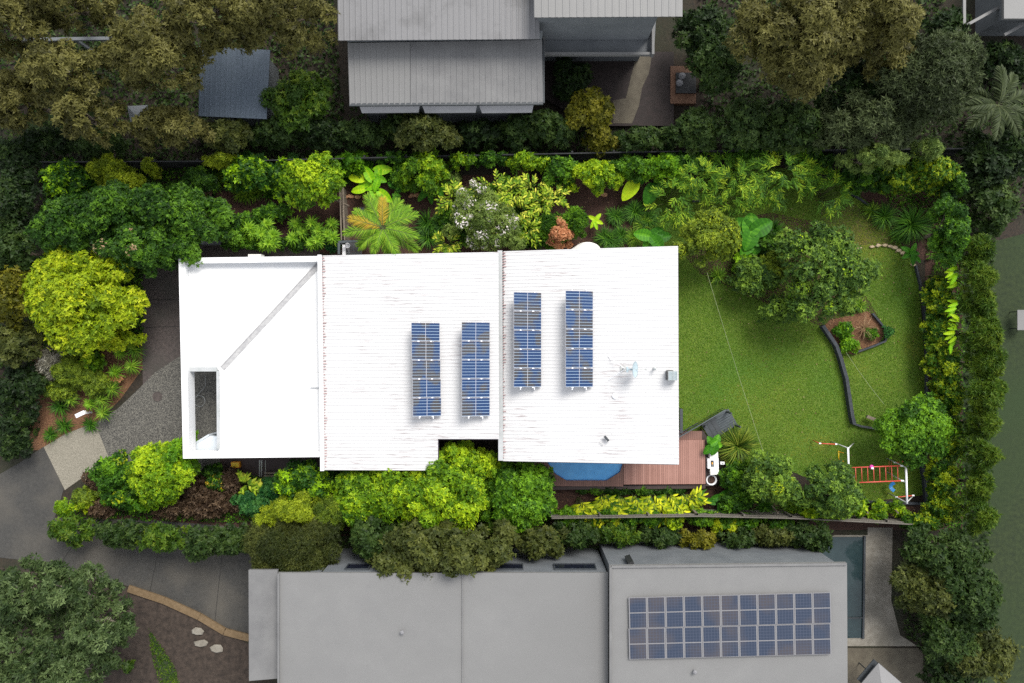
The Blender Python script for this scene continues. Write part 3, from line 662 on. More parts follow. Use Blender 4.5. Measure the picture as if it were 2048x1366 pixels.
# windows in the garden wall and beside the deck
def window(c, w_, h_, rz, label=None):
    o = MB().box(c, (w_, .08, h_), rz).obj('window', M['glass'], house)
    fm = MB()
    u = Vector((math.cos(rz), math.sin(rz), 0))
    for s in (-1, 1): fm.box(c + u * s * (w_ / 2 + .03), (.06, .12, h_ + .12), rz)
    for s in (-1, 1): fm.box(c + Vector((0, 0, s * (h_ / 2 + .03))), (w_, .12, .06), rz)
    fm.box(c, (.04, .11, h_), rz)
    fm.obj('frame', M['white_trim'], o)
E = P(1325, 600, zC0).x
for py in (560, 650, 740, 830): window(Vector((E + .01, P(0, py, zC0).y, 1.7)), 1.6, 1.3, PI / 2)
Nn = P(0, 522, zC0).y
for px in (1080, 1180, 1280): window(Vector((P(px, 0, zC0).x, P(0, 527, zC0).y + .07, 1.9)), 1.4, 1.2, 0)
for px in (720, 820, 920): window(Vector((P(px, 0, zB0).x, P(0, 535, zB0).y + .01, 1.8)), 1.4, 1.2, 0)
for px in (1130, 1200, 1280): window(Vector((P(px, 0, zC0).x, P(0, 905, zC0).y - .01, 1.75)), 1.7, 1.9, 0)
# carport wing: flat membrane roof in two planes with a diagonal valley
za = MB()
za.add([P(368, 524, zA), P(636, 519, zA), P(638, 527, zA - .09), P(440, 741, zA - .09), P(434, 739, zA - .06), P(368, 739, zA)], [(5, 4, 3, 2, 1, 0)[::1]])
za.add([P(638, 519, zA + .02), P(643, 908, zA + .02), P(437, 908, zA + .02), P(437, 741, zA - .06), P(440, 741, zA - .09), P(638, 527, zA - .09)], [(0, 1, 2, 3, 4, 5)[::-1]])
za.obj('roof', M['white'], house)['label'] = 'flat white roof over the carport wing with a diagonal valley'
vb = MB(); n_ = 46; A0, A1 = P(636, 530, zA - .035), P(444, 737, zA - .035); dd = (A1 - A0); yaw = math.atan2(dd.y, dd.x)
vb.box((A0 + A1) / 2 + Vector((0, 0, -.045)), (dd.length, .2, .03), yaw)
for s_ in (-1, 1):       # lapped sheet edges either side of the tray
    vb.box((A0 + A1) / 2 + Vector((-math.sin(yaw), math.cos(yaw), 0)) * .13 * s_ + Vector((0, 0, -.03)), (dd.length, .05, .04), yaw)
vb.obj('valley_tray', M['valley'], house)
pb = MB(); zt = 3.55; zb_ = 2.65
def ring(px0, py0, px1, py1, z0=zb_, z1=zt):
    a, b = P(px0, py0, z1), P(px1, py1, z1); pb.prism([(a.x, a.y), (b.x, a.y), (b.x, b.y), (a.x, b.y)], z0, z1)
pb.prism([tuple(P(x, y, zt))[:2] for x, y in ((357, 516), (371, 527), (378, 905), (366, 917))], zb_, zt)
pb.prism([tuple(P(x, y, zt))[:2] for x, y in ((357.3, 515.8), (639, 512), (639, 523), (371.2, 526.8))], zb_, zt + .003)
pb.prism([tuple(P(x, y, zt))[:2] for x, y in ((366.2, 917.2), (378, 904.8), (641, 903), (642, 914))], zb_, zt + .004)
pb.obj('parapet', M['white'], house)
ob = MB()    # lip round the courtyard opening
a, b = P(379, 738.5, zA + .06), P(434, 738.5, zA + .06); slab_between(ob, a, b, .24, .14)
a, b = P(436, 741, zA + .06), P(437, 897, zA + .06); slab_between(ob, a, b, .12, .16)
ob.obj('opening_trim', M['flash'], house)
ob = MB(); a, b = P(435, 747, 2.9), P(435.5, 893, 2.9); ob.box((a + b) / 2 + Vector((.05, 0, -.1)), (.06, (a - b).length, .5)); ob.obj('fascia_board', M['white_trim'], house)
cb = MB()   # court floor piece, low screen wall and sill by the post
cb.prism([tuple(P(x, y, 2.2))[:2] for x, y in ((388, 886), (418, 868), (420, 871), (391, 890))], 0, 2.3)
cb.prism([tuple(P(x, y, 2.5))[:2] for x, y in ((391, 889.5), (420, 871.5), (438, 874), (438, 905), (391, 905))], 2.2, 2.5)
cb.obj('screen_wall', M['blue_wall'], house)
for px, py in ((364, 521), (372, 911)):
    q = P(px + 4, py, 2.6); MB().box((q.x, q.y, 1.33), (.3, .3, 2.65)).obj('post', M['white'], house)
# ---- things on the roof
pan_mat, t_, b_ = newmat('solar_cells'); b_.inputs['Roughness'].default_value = .38; b_.inputs['Specular IOR Level'].default_value = .35
tc = t_.nodes.new('ShaderNodeTexCoord'); sp = t_.nodes.new('ShaderNodeSeparateXYZ'); t_.links.new(tc.outputs['Object'], sp.inputs[0])
def line(axis, pitch, w_, off=0.0):
    a_ = N(t_, 'ShaderNodeMath', _operation='ADD'); a_.inputs[1].default_value = off + 50 * pitch; t_.links.new(sp.outputs[axis], a_.inputs[0])
    d_ = N(t_, 'ShaderNodeMath', _operation='DIVIDE'); d_.inputs[1].default_value = pitch; t_.links.new(a_.outputs[0], d_.inputs[0])
    f_ = N(t_, 'ShaderNodeMath', _operation='FRACT'); t_.links.new(d_.outputs[0], f_.inputs[0])
    l_ = N(t_, 'ShaderNodeMath', _operation='LESS_THAN'); l_.inputs[1].default_value = w_; t_.links.new(f_.outputs[0], l_.inputs[0]); return l_.outputs[0]
def mix(fac, a_, bcol):
    m_ = t_.nodes.new('ShaderNodeMix'); m_.data_type = 'RGBA'; m_.inputs['B'].default_value = (*bcol, 1); t_.links.new(fac, m_.inputs['Factor'])
    if isinstance(a_, tuple): m_.inputs['A'].default_value = (*a_, 1)
    else: t_.links.new(a_, m_.inputs['A'])
    return m_.outputs['Result']
nz = N(t_, 'ShaderNodeTexNoise', Scale=.9, Detail=2); ge = t_.nodes.new('ShaderNodeNewGeometry')
t_.links.new(ge.outputs['Position'], nz.inputs['Vector'])
mr = N(t_, 'ShaderNodeMapRange'); mr.inputs['From Min'].default_value = .47; mr.inputs['From Max'].default_value = .56; t_.links.new(nz.outputs['Fac'], mr.inputs['Value'])
cvi = mix(mr.outputs[0], (.005, .030, .10), (.045, .042, .042))  # grey-brown patches: a reflection put into the cell colour
cvi = mix(line('X', .0775, .14), cvi, (.01, .015, .05))
cvi = mix(line('Y', .162, .12, -.014), cvi, (.26, .35, .45))
t_.links.new(cvi, b_.inputs['Base Color'])
def solar_panel(label, group, pl, pw, hi, mats=('cells',)):
    """panel lying with its long side along x; hi = height of its -x edge above its +x edge"""
    t = thing('solar_panel', label, 'solar panel', (0, 0, 0), group)
    o = MB().box((0, 0, 0), (pl, pw, .035)).obj('frame', M['panel_frame'], t)
    for s in (-1, 1):
        MB().box((s * (pl / 4), 0, .0195), (pl / 2 - .025, pw - .03, .006)).obj('cell_field', pan_mat, t)
    for s in (-.25, .2):
        MB().box((s * pl, -pw / 2 - .02, .01), (.09, .05, .05)).obj('clamp', M['white_trim'], t)
    return t
def tree_copy(o):
    r = o.copy(); C.objects.link(r)
    for ch in list(o.children):
        c = ch.copy(); C.objects.link(c); c.parent = r; c.matrix_parent_inverse = ch.matrix_parent_inverse.copy()
    return r
proto = None; ordn = ['uppermost', 'second from the top', 'third from the top', 'fourth from the top', 'lowest']
rows = [(852.5, 645, 833, onB, 'the middle wing row beside the other', 1.5), (951.5, 644, 833, onB, 'the row above the roof notch', 0), (1055, 584, 775, onC, 'the garden-wing row beside the roof joint', 0), (1158.5, 581, 775, onC, 'the garden-wing row facing the dish', 0)]
rails = []
for cx, y0, y1, on, rowtxt, skew in rows:
    hh = (y1 - y0) / 5
    for i in range(5):
        py = y0 + hh * (i + .5); xx = cx + skew * (i - 2) / 2 + (0 if skew else 0)
        base = on(xx, py); z = base.z + .52; q = P(xx, py, z); k = (H - z) / H
        pl, pw = 57 * S * k, (hh - 1.2) * S * k
        lab = 'solar panel, ' + ordn[i] + ' of five in ' + rowtxt
        if proto is None: proto = solar_panel(lab, 'solar panels on the white house', pl, pw, .3); t = proto
        else: t = tree_copy(proto); t['label'] = lab
        t.location = q; t.rotation_euler = (0, R(15), R(-.4))
    # legs and rails under the row: a rack of its own
    fr = MB()
    for ox in (-14, 14):
        a, b = on(cx + ox, y0 - 1), on(cx + ox, y1 + 3)
        hz = .33 + (-1 if ox > 0 else 1) * 14 * S * .9 * math.tan(R(9)) - .05 - (b.z - on(cx, y0).z) 
        za_ = on(cx, y0).z + .52 - (ox * S * .9) * math.tan(R(15)) - .06
        a = P(cx + ox, y0 - 1, za_); b = P(cx + ox, y1 + 4, za_); slab_between(fr, a, b, .05, .05)
        for i in range(6):
            p = a.lerp(b, i / 5); g_ = on(cx + ox, 700).z; fr.box((p.x, p.y, (p.z + g_) / 2), (.04, .04, max(.05, p.z - g_)))
    tag(fr.obj('panel_rack', M['white_trim']), 'thin white metal rack under ' + rowtxt.replace('the row', 'the panel row'), 'rack', 'racks under the panels')
# satellite dish
q = onC(1246, 737); dish = thing('satellite_dish', 'pale grey oval satellite dish on a pole on the garden wing roof', 'satellite dish', q)
mb = MB(); mb.tube(q, q + Vector((0, 0, .85)), .035); mb.box(q + Vector((0, 0, .02)), (.3, .3, .04))
mb.obj('mast', M['galv'], dish)
mb = MB()
for px, py in ((1216, 712), (1216, 760)):
    e = onC(px, py); mb.tube(q + Vector((0, 0, .75)), e + Vector((0, 0, .03)), .016)
mb.obj('guy_strut', M['white_trim'], dish)
mb = MB(); prof = [(r_, r_ * r_ * .42) for r_ in np.linspace(0.001, .42, 8)] + [(.43, .085), (.40, .055), (.2, -.005), (.001, -.02)]
mb.lathe(prof, (0, 0, 0), 28)
o = mb.obj('reflector', M['dish'], dish, True); o.matrix_parent_inverse = Matrix(); o.location = (.42, -.02, .95); o.rotation_euler = (0, R(62), 0)
mb = MB(); mb.tube((.38, -.02, .75), (1.05, -.02, .85), .014); mb.box((1.08, -.02, .88), (.09, .07, .1)); o = mb.obj('feed_arm', M['galv'], dish); o.matrix_parent_inverse = Matrix()
mb = MB(); mb.box((.2, -.02, .83), (.3, .1, .1)); mb.box((.1, -.02, .83), (.1, .3, .08)); o = mb.obj('bracket', M['dish'], dish); o.matrix_parent_inverse = Matrix()
q = onC(1307, 737); vp = thing('vent_pipe', 'short grey vent pipe between the dish and the roof cooler', 'pipe', q)
MB().tube(q - Vector((0, 0, .02)), q + Vector((0, 0, .32)), .05, n=12).obj('pipe', M['galv'], vp); MB().tube(q + Vector((0, 0, .34)), q + Vector((0, 0, .4)), .09, .03, n=12).obj('cap', M['flash'], vp)
q = onC(1341, 750.5); ac = thing('roof_air_conditioner', 'small boxy grey cooling unit on the garden edge of the roof', 'cooling unit', q)
MB().box(q + Vector((0, 0, .3)), (.5, .5, .56)).obj('casing', M['galv'], ac)
mb = MB()
for i in range(7): mb.box(q + Vector((-.2 + i * .067, 0, .6)), (.025, .46, .03))
mb.obj('grille', M['dish'], ac); MB().box(q + Vector((-.262, 0, .28)), (.02, .46, .44)).obj('louvre_shade_panel', M['black'], ac)  # black side panel: the unit's shaded side put into colour
MB().box(q + Vector((-.1, .27, .28)), (.3, .02, .4)).obj('louvre_shade_panel', M['black'], ac)  # second black panel, again shade put into colour
q = onC(1212, 876); an = thing('roof_vent', 'small tilted grey vent cowl near the pool edge of the roof', 'roof vent', q)
MB().tube(q, q + Vector((0, 0, .2)), .06, n=12).obj('pipe', M['galv'], an); MB().box(q + Vector((0, 0, .24)), (.34, .13, .08), R(-50)).obj('cowl', M['charcoal'], an)
mb = MB(); mb.tube(q + Vector((.28, .25, .06)), q + Vector((.45, .05, .06)), .015); mb.tube(q + Vector((-.35, -.22, .06)), q + Vector((-.18, -.4, .06)), .015); mb.obj('bracket', M['galv'], an)
for i, (px, py, lb) in enumerate(((1230, 792, 'low white dome cap on the roof below the dish'), (622, 757, 'faint white hatch cover beside the carport roof joint'))):
    q = onC(px, py) if i == 0 else P(px, py, zA + .03); t = thing('roof_dome_vent' if i == 0 else 'roof_hatch', lb, 'roof vent' if i == 0 else 'hatch', q)
    if i == 0: MB().lathe([(.16, .02), (.15, .07), (.08, .12), (.001, .14)], q, 16).obj('dome', M['white_trim'], t)
    else:
        MB().box(q + Vector((.25, -.1, .04)), (.55, .8, .06)).obj('lid', M['white'], t)

# ---------------------------------------------------------------- pool, deck, stairs
DZ = .85
deck = thing('timber_deck', 'red-brown timber deck wrapping the house corner and the blue pool', 'deck', P(1300, 945))
pool_px = [(1110, 850), (1225, 850), (1246, 868), (1246, 926), (1240, 944), (1213, 961), (1133, 961), (1110, 947), (1095, 925), (1095, 868)]
def dprism(pts, z0, z1): return MB().prism([tuple(P(x, y, z1))[:2] for x, y in pts], z0, z1)
dprism([(1247, 926), (1330, 926), (1330, 880), (1410, 880), (1411, 968), (1247, 969)], DZ - .12, DZ).obj('platform', M['deck'], deck)
# poolside boards: two pieces that leave the pool shape open
rim = MB(); top_y = 850
out = [(1060, 850), (1060, 972), (1246.5, 973), (1246.5, 926)]
inner = [(1246, 926), (1240, 944), (1213, 961), (1133, 961), (1110, 947), (1095, 925), (1095, 850)]
rim.prism([tuple(P(x, y, DZ - .03))[:2] for x, y in out + inner], DZ - .12, DZ - .03)
rim.obj('poolside_boards', M['deck_low'], deck)
dprism([(1330, 862), (1400, 862), (1404, 862), (1404, 879.6), (1330, 879.6)], DZ - .2, DZ - .08).obj('step_board', M['deck_low'], deck)
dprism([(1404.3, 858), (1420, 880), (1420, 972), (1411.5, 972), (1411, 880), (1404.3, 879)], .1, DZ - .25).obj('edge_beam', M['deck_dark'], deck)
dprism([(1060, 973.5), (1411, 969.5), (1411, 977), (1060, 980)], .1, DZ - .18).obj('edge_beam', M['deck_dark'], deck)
pool = thing('swimming_pool', 'bright blue pool with cut corners beside the timber deck', 'pool', P(1170, 905))
pm = MB(); pts = [P(x, y, DZ - .15) for x, y in pool_px]; pm.prism([(p.x, p.y) for p in pts], 0, DZ - .16); pm.obj('water', M['pool'], pool)
cp = MB(); n_ = len(pts)
for i in range(n_):
    a, b = pts[i], pts[(i + 1) % n_]; d = b - a; cp.box((a + b) / 2 + Vector((0, 0, .04)), (d.length + .04, .07, .1), math.atan2(d.y, d.x))
cp.obj('coping', M['blue'], pool)
# dark balustrade by the house, stairs with handrails and a landing on the lawn
bal = thing('dark_balustrade', 'dark slatted balustrade panel against the garden wall of the house', 'balustrade', P(1361, 842))
q0, q1 = P(1361, 818, 1.6), P(1361, 866, 1.6); c_ = (q0 + q1) / 2
MB().box((c_.x + .05, c_.y, 1.6), (.16, (q0 - q1).length, .06)).obj('handrail', M['charcoal'], bal)
mb = MB()
for i in range(14): p = q0.lerp(q1, i / 13); mb.box((p.x + .04, p.y, .8), (.05, .05, 1.6))
mb.obj('baluster', M['charcoal'], bal); MB().box((c_.x - .12, c_.y, .7), (.18, (q0 - q1).length - .1, 1.3)).obj('panel', M['deck_dark'], bal)
st = thing('garden_stairs', 'weathered charcoal timber stairs turning down from deck to lawn', 'stairs', P(1430, 850))
ang = math.atan2(30, 52); ux = Vector((math.cos(ang), math.sin(ang), 0)); uy = Vector((-ux.y, ux.x, 0))
def SP(a, b, z):  # stair coordinates in px along / across, origin at the foot of the deck
    o_ = P(1404, 868, z); return o_ + ux * a * S + uy * b * S
mb = MB()
for i in range(3):
    z = DZ - .17 - i * .17; c = SP(13 + i * 9.5, -2, z); MB().box(c, (.27, 1.05, .05), ang).obj('tread', M['charcoal'], st)
mb = MB(); c = SP(53, -1, .12)
for i in range(8): mb.box(c + uy * (i - 3.5) * .142, (1.08, .128, .05), ang)
mb.box(c + Vector((0, 0, -.07)), (1.05, 1.1, .09), ang); mb.obj('landing', M['charcoal_board'], st)
mb = MB()
for s in (-18.5, 15.5): MB().box(SP(25, s, .38), (1.15, .05, .3), ang, 0, R(18)).obj('stringer', M['charcoal'], st)
for s, rr in ((17, (-46, 64)),):
    a, b, m_ = SP(rr[0], s, DZ + .85), SP(rr[1], s + 1, 1.0), SP(8, s, DZ + .85)
    mb = MB(); slab_between(mb, a, m_, .06, .05); slab_between(mb, m_, b, .06, .05); mb.obj('handrail', M['charcoal_board'], st)
    mb = MB()
    for i in range(26):
        t_ = i / 25; p = (a.lerp(m_, t_ * 2) if t_ < .5 else m_.lerp(b, t_ * 2 - 1)); lo = DZ if t_ < .5 else max(.12, DZ - (t_ - .5) * 1.6)
        mb.box((p.x, p.y, (p.z + lo) / 2), (.03, .03, p.z - lo))
    slab_between(mb, a - Vector((0, 0, .75)), m_ - Vector((0, 0, .75)), .05, .05)
    mb.obj('baluster', M['charcoal'], st)
mb = MB(); a, b = SP(18, -19, 1.5), SP(68, -19, .95)
for p in (SP(64, 15, 0), SP(66, -17, 0), SP(8, 17, 0), SP(10, -19, 0)): MB().box(p + Vector((0, 0, .55)), (.09, .09, 1.1), ang).obj('post', M['charcoal'], st)
# outdoor kitchen, planter, letterbox-like meter, potted plant
bb = thing('outdoor_kitchen', 'white outdoor barbecue bench with a dark grill at the deck edge', 'barbecue', P(1428, 927))
z = .95
dprism([(1419.5, 905), (1436, 904), (1438, 949), (1421, 949.5)], 0, z).obj('bench', M['offwhite'], bb)
dprism([(1415, 917.5), (1419, 917.5), (1437, 916.8), (1437.5, 937.5), (1415.5, 937)], .15, z + .04).obj('counter', M['pot'], bb)
g_ = dprism([(1421.5, 921), (1427.5, 921), (1428, 933.5), (1422, 933.5)], z, z + .06).obj('grill', M['black'], bb)
p = P(1424.5, 926.5, z + .08); MB().box(p, (.07, .12, .04)).obj('burner', M['flame'], g_)
mb = MB()
for i in range(4): q = P(1423.3 + i * 1.1, 929.5, z + .075); mb.box(q, (.012, .2, .012))
mb.obj('grate', M['galv'], g_)
pt = thing('round_planter', 'large round white pot of dark soil below the barbecue bench', 'planter', P(1423, 960))
q = P(1423, 960, .6); q.z = 0
MB().lathe([(.2, 0), (.29, .3), (.325, .58), (.325, .62), (.25, .62), (.24, .5), (.001, .5)], q, 32).obj('bowl', M['pot'], pt, True)
MB().lathe([(.245, .52), (.12, .56), (.001, .565)], q, 20).obj('soil', M['mulch'], pt)
q = P(1444.5, 926, 1.0); t = thing('garden_tap_box', 'little white box on a post beside the barbecue bench', 'post box', (q.x, q.y, 0))
MB().box((q.x, q.y, .48), (.07, .07, .96)).obj('post', M['charcoal'], t); MB().box((q.x, q.y, 1.0), (.24, .15, .12)).obj('box', M['pot'], t); MB().box((q.x, q.y, 1.062), (.12, .05, .01)).obj('label_plate', M['charcoal'], t)
q = P(1430, 893, .3); t = thing('black_pot', 'round black pot under the broad-leaved deck plant', 'pot', (q.x, q.y, 0))
MB().lathe([(.14, 0), (.2, .4), (.21, .45), (.17, .45), (.16, .38), (.001, .38)], Vector((q.x, q.y, 0)), 20).obj('rim', M['black'], t, True)
# ---------------------------------------------------------------- play set
TZ = 2.1
ps = thing('climbing_frame', 'red and white steel monkey-bar climbing frame on the back lawn', 'climbing frame', P(1755, 950))
def bar(pts, r, m, name, lab=None):
    mb = MB(); mb.path([Vector(p) for p in pts], r, r, 8); o = mb.obj(name, m, ps, True)
    if lab: o['label'] = lab
bar([P(1812, 934, TZ), P(1814, 1007, TZ)], .06, M['white_trim'], 'top_beam'); bar([P(1696, 895, TZ), P(1698, 970, TZ)], .055, M['white_trim'], 'top_beam')
for tp, ft in (((1812, 935), (1774, 917)), ((1812.6, 966), (1774, 944)), ((1813.6, 1005), (1776, 986)), ((1812, 936), (1826, 921)), ((1813, 1005), (1828, 990)), ((1696, 896), (1662, 883)), ((1697, 968), (1664, 950)), ((1696, 897), (1708, 886)), ((1697, 968), (1709, 952))):
    bar([P(*tp, TZ - .02), P(*ft, .02)], .034, M['leg_steel'], 'leg')
for a_, b_2 in (((1790, 925), (1825, 921.5)), ((1793, 994.5), (1826, 991)), ((1640, 887), (1672, 888.5))):
    bar([P(*a_, .95), P(*b_2, .95)], .032, M['red'], 'brace')
    for q_ in (a_, b_2): p = P(*q_, .95); MB().tube(p - Vector((.06, 0, 0)), p + Vector((.06, 0, 0)), .045).obj('end_cap', M['white_trim'], ps)
bar([P(1640, 887, .95), P(1626, 881, .1)], .03, M['red'], 'brace')
bar([P(1697, 935.5, TZ), P(1803, 931.5, TZ)], .034, M['red'], 'ladder_rail'); bar([P(1699, 966, TZ), P(1804, 961.5, TZ)], .034, M['red'], 'ladder_rail')
for i in range(8):
    x = 1711 + i * 12; bar([P(x, 935 - (x - 1697) * .038, TZ), P(x + 1, 965.5 - (x - 1697) * .042, TZ)], .022, M['red'], 'rung')
for x, y in ((1803, 931.5), (1804, 961.5)):
    p = P(x, y, TZ); mb = MB().tube(p - Vector((.07, 0, 0)), p + Vector((.1, 0, 0)), .045); mb.obj('end_cap', M['white_trim'], ps)
for x in (1778, 1782): bar([P(x, 922, .4), P(x + 1, 946, .4)], .014, M['red'], 'rung')
sw = thing('swing', 'curved blue plastic swing seat hung from the white beam', 'swing', P(1781, 973))
c = P(1781, 973, .5); mb = MB(); pr = []
for i in range(9):
    u = (i / 8 - .5); pr.append(c + Vector((.18 * (abs(u) * 2) ** 2, -u * .5, .1 * (abs(u) * 2) ** 2)))
for i in range(8): slab_between(mb, pr[i], pr[i + 1], .2, .03)
mb.obj('seat', M['blue'], sw); mb = MB(); mb.tube(pr[0], P(1813, 968, TZ - .06), .008); mb.tube(pr[-1], P(1813, 990, TZ - .06), .008); mb.obj('rope', M['black'], sw)
tz = thing('trapeze_swing', 'yellow trapeze bar hanging from the smaller white beam', 'swing', P(1677, 911))
MB().tube(P(1677, 902, .9), P(1677.5, 920, .9), .035).obj('seat', M['yellow'], tz, True)
mb = MB(); mb.tube(P(1677, 903, .9), P(1687, 906, 1.35), .02); mb.tube(P(1677.5, 919, .9), P(1687, 923, 1.35), .02); mb.obj('side_bar', M['orange'], tz)
mb = MB(); mb.tube(P(1687, 906, 1.35), P(1696, 909, TZ), .006); mb.tube(P(1687, 923, 1.35), P(1697, 926, TZ), .006); mb.obj('rope', M['black'], tz)
q = P(1743, 934, TZ + .1); t = thing('pink_toy', 'small pink and white toy hung on the red ladder', 'toy', q)
MB().lathe([(.001, -.12), (.1, -.08), (.13, 0), (.1, .08), (.001, .12)], q, 16).obj('ball', M['pink'], t, True); MB().box(q + Vector((0, -.05, .1)), (.12, .1, .06)).obj('tag', M['pot'], t)
# ---------------------------------------------------------------- fences, edging, stones, cables, small things
def post_fence(name, label, pts, h, m, cat='fence', th=.05, spacing=2.2, paling=None, group=None):
    t = thing(name, label, cat, P(*pts[0]), group); pn = MB(); po = MB(); rl = MB()
    for i in range(len(pts) - 1):
        a, b = P(*pts[i]), P(*pts[i + 1]); d = b - a; Ld = d.length; yaw = math.atan2(d.y, d.x); k = max(1, int(Ld / .16))
        for j in range(k):
            p = a.lerp(b, (j + .5) / k); pn.box((p.x, p.y, h / 2 + rnd.uniform(-.02, .02)), (Ld / k * .93, .025, h), yaw)
        nn = Vector((-math.sin(yaw), math.cos(yaw), 0)) * .045
        for z in (.3, h - .25): rl.box(a.lerp(b, .5) + nn + Vector((0, 0, z)), (Ld, .05, .09), yaw)
        rl.box(a.lerp(b, .5) + Vector((0, 0, h + .04)), (Ld, .07, .04), yaw)
        k = max(1, int(Ld / spacing))
        for j in range(k + 1): p = a.lerp(b, j / k); MB().box(p + nn * 2.4 + Vector((0, 0, h / 2)), (.1, .1, h + .02), yaw).obj('post', m, t)
    pn.obj('paling', m, t); rl.obj('rail', m, t); return t
post_fence('boundary_fence', 'dark timber boundary fence behind the upper garden bed', [(90, 338), (500, 336), (900, 326), (1300, 318), (1900, 312)], 1.7, M['darkfence'])
f = post_fence('paling_fence', 'weathered grey timber paling fence below the climbing frame', [(1100, 1022), (1380, 1018), (1560, 1022), (1840, 1036)], 1.8, M['timber_h'])
# bracing struts leaning on it
for x in (1385, 1550, 1730, 1790):
    MB().tube(P(x - 10, 1008, .05), P(x + 6, 1026, 1.6), .05, n=4).obj('strut', M['timber'], f)
t = thing('side_fence', 'weathered timber fence with a log joint crossing the mulch beds', 'fence', P(686, 425))
mb = MB(); a, b = P(681, 370, 1.5), P(688, 480, 1.5)
for s in (-.09, .09): mb.box(((a.x + b.x) / 2 + s, (a.y + b.y) / 2, 1.5), (.07, (a - b).length, .06), R(1.5) * 1.2)
mb.obj('rail', M['timber'], t); mb = MB()
for i in range(22): p = a.lerp(b, (i + .5) / 22); mb.box((p.x, p.y, .73), (.03, .14, 1.44), R(2))
mb.obj('paling', M['timber'], t)
mb = MB(); mb.tube(P(668, 398, 1.2), P(698, 412, 1.55), .08, .05); mb.obj('log', M['bark'], t)
t = thing('side_gate', 'grey-framed side gate with a slatted panel beside the house', 'gate', P(700, 495))
mb = MB(); z = 1.7
a, b, c_, d_ = P(678, 484, z), P(722, 482, z), P(678, 508, z), P(722, 508, z)
slab_between(mb, a, b, .13, .1); slab_between(mb, a + Vector((0, -.05, 0)), c_, .13, .1); mb.box((a.x, a.y, .8), (.13, .13, 1.6)); mb.box((b.x, b.y, .8), (.13, .13, 1.6)); mb.obj('gate_frame', M['charcoal_board'], t)
mb = MB()
for i in range(12): p = P(694 + i * 2.6, 501, 1.1); mb.box((p.x, p.y, 1.1), (.05, .9, .04))
mb.obj('slat', M['charcoal_board'], t); q = P(688, 502, 1.2); MB().box((q.x, q.y, .6), (.2, .75, 1.2)).obj('panel', M['pot'], t)
q = P(695, 491, 1.45); t = thing('white_ornament', 'small white bowl standing on the side gate rack', 'bowl', q)
MB().lathe([(.06, -.3), (.14, -.1), (.15, 0), (.12, 0), (.1, -.08), (.001, -.1)], q, 20).obj('bowl', M['pot'], t, True)
t = thing('retaining_wall', 'low grey retaining wall beside the brown path above the carport', 'wall', P(520, 486))
mb = MB(); a, b = P(378, 485, .7), P(640, 484, .7); mb.box(((a + b) / 2).xy.to_3d() + Vector((0, 0, .35)), ((b - a).length, .18, .7)); mb.obj('wall_block', M['gwall'], t)
for px, py, lb in ((722, 422, 'square dark valve box sunk in the mulch above the palm'), (1391, 398, 'square dark valve box on the shaded lawn below the bamboo')):
    t = thing('valve_box', lb, 'valve box', P(px, py)); q = P(px, py)
    MB().box(q + Vector((0, 0, .06)), (.42, .4, .1), .1).obj('base', M['charcoal'], t); MB().box(q + Vector((0, 0, .12)), (.33, .31, .03), .1).obj('lid', M['black'], t)
q = P(1175, 498, 1.0); t = thing('curved_bench', 'rounded white seat or tank end showing past the roof edge', 'bench', (q.x, q.y, 0))
pts_ = [P(1140, 500, .8)] + [P(1175 + 26 * math.cos(a_), 500 - 16 * math.sin(a_), .8) for a_ in np.linspace(2.3, 0, 12)] + [P(1201, 515, .8), P(1140, 515, .8)]
MB().prism([(p.x, p.y) for p in pts_], .7, .8).obj('seat', M['offwhite'], t)
[MB().box((P(x, 505, .8).x, P(x, 505, .8).y, .35), (.12, .3, .7)).obj('leg', M['offwhite'], t) for x in (1150, 1190)]
def edging(label, pts, h, m, wd=.16, name='timber_edging', group='dark sleeper edgings of the lawn'):
    t = thing(name, label, 'edging', P(*pts[0]), group); mb = MB()
    for i in range(len(pts) - 1):
        a, b = P(*pts[i]), P(*pts[i + 1]); d = b - a; mb.box((a + b) / 2 + Vector((0, 0, h / 2 + .002 * (i % 2))), (d.length + .05, wd, h), math.atan2(d.y, d.x))
    mb.obj('sleeper', m, t)
edging('dark sleeper edging curving down from the round mulch bed', [(1641, 652), (1655, 672), (1668, 692), (1677, 718), (1688, 757), (1693, 790), (1699, 830), (1703, 846)], .42, M['sleeper'], .2)
edging('short dark edging running into the rounded tree from the curve', [(1703, 846), (1720, 852), (1745, 856), (1770, 862)], .2, M['sleeper'], .12)
edging('thin dark edging along the hedge side of the lawn', [(1829, 532), (1838, 570), (1845, 610), (1849, 660), (1851, 720), (1850, 790)], .22, M['sleeper'], .1)
edging('wide dark edging behind the climbing frame', [(1838, 920), (1846, 955), (1850, 1005)], .3, M['sleeper'], .22)
edging('dark edging between the swing and the paling fence', [(1715, 985), (1735, 1003), (1790, 1005), (1846, 1006)], .25, M['sleeper'], .14)
edging('dark edging round the tip of the mulch bed', [(1743, 628), (1760, 648), (1772, 663), (1768, 682), (1745, 692), (1706, 706)], .22, M['sleeper'], .1)
edging('dark curved edging below the yellow-tipped shrubs', [(1690, 382), (1720, 400), (1745, 420), (1765, 438)], .18, M['sleeper'], .1)
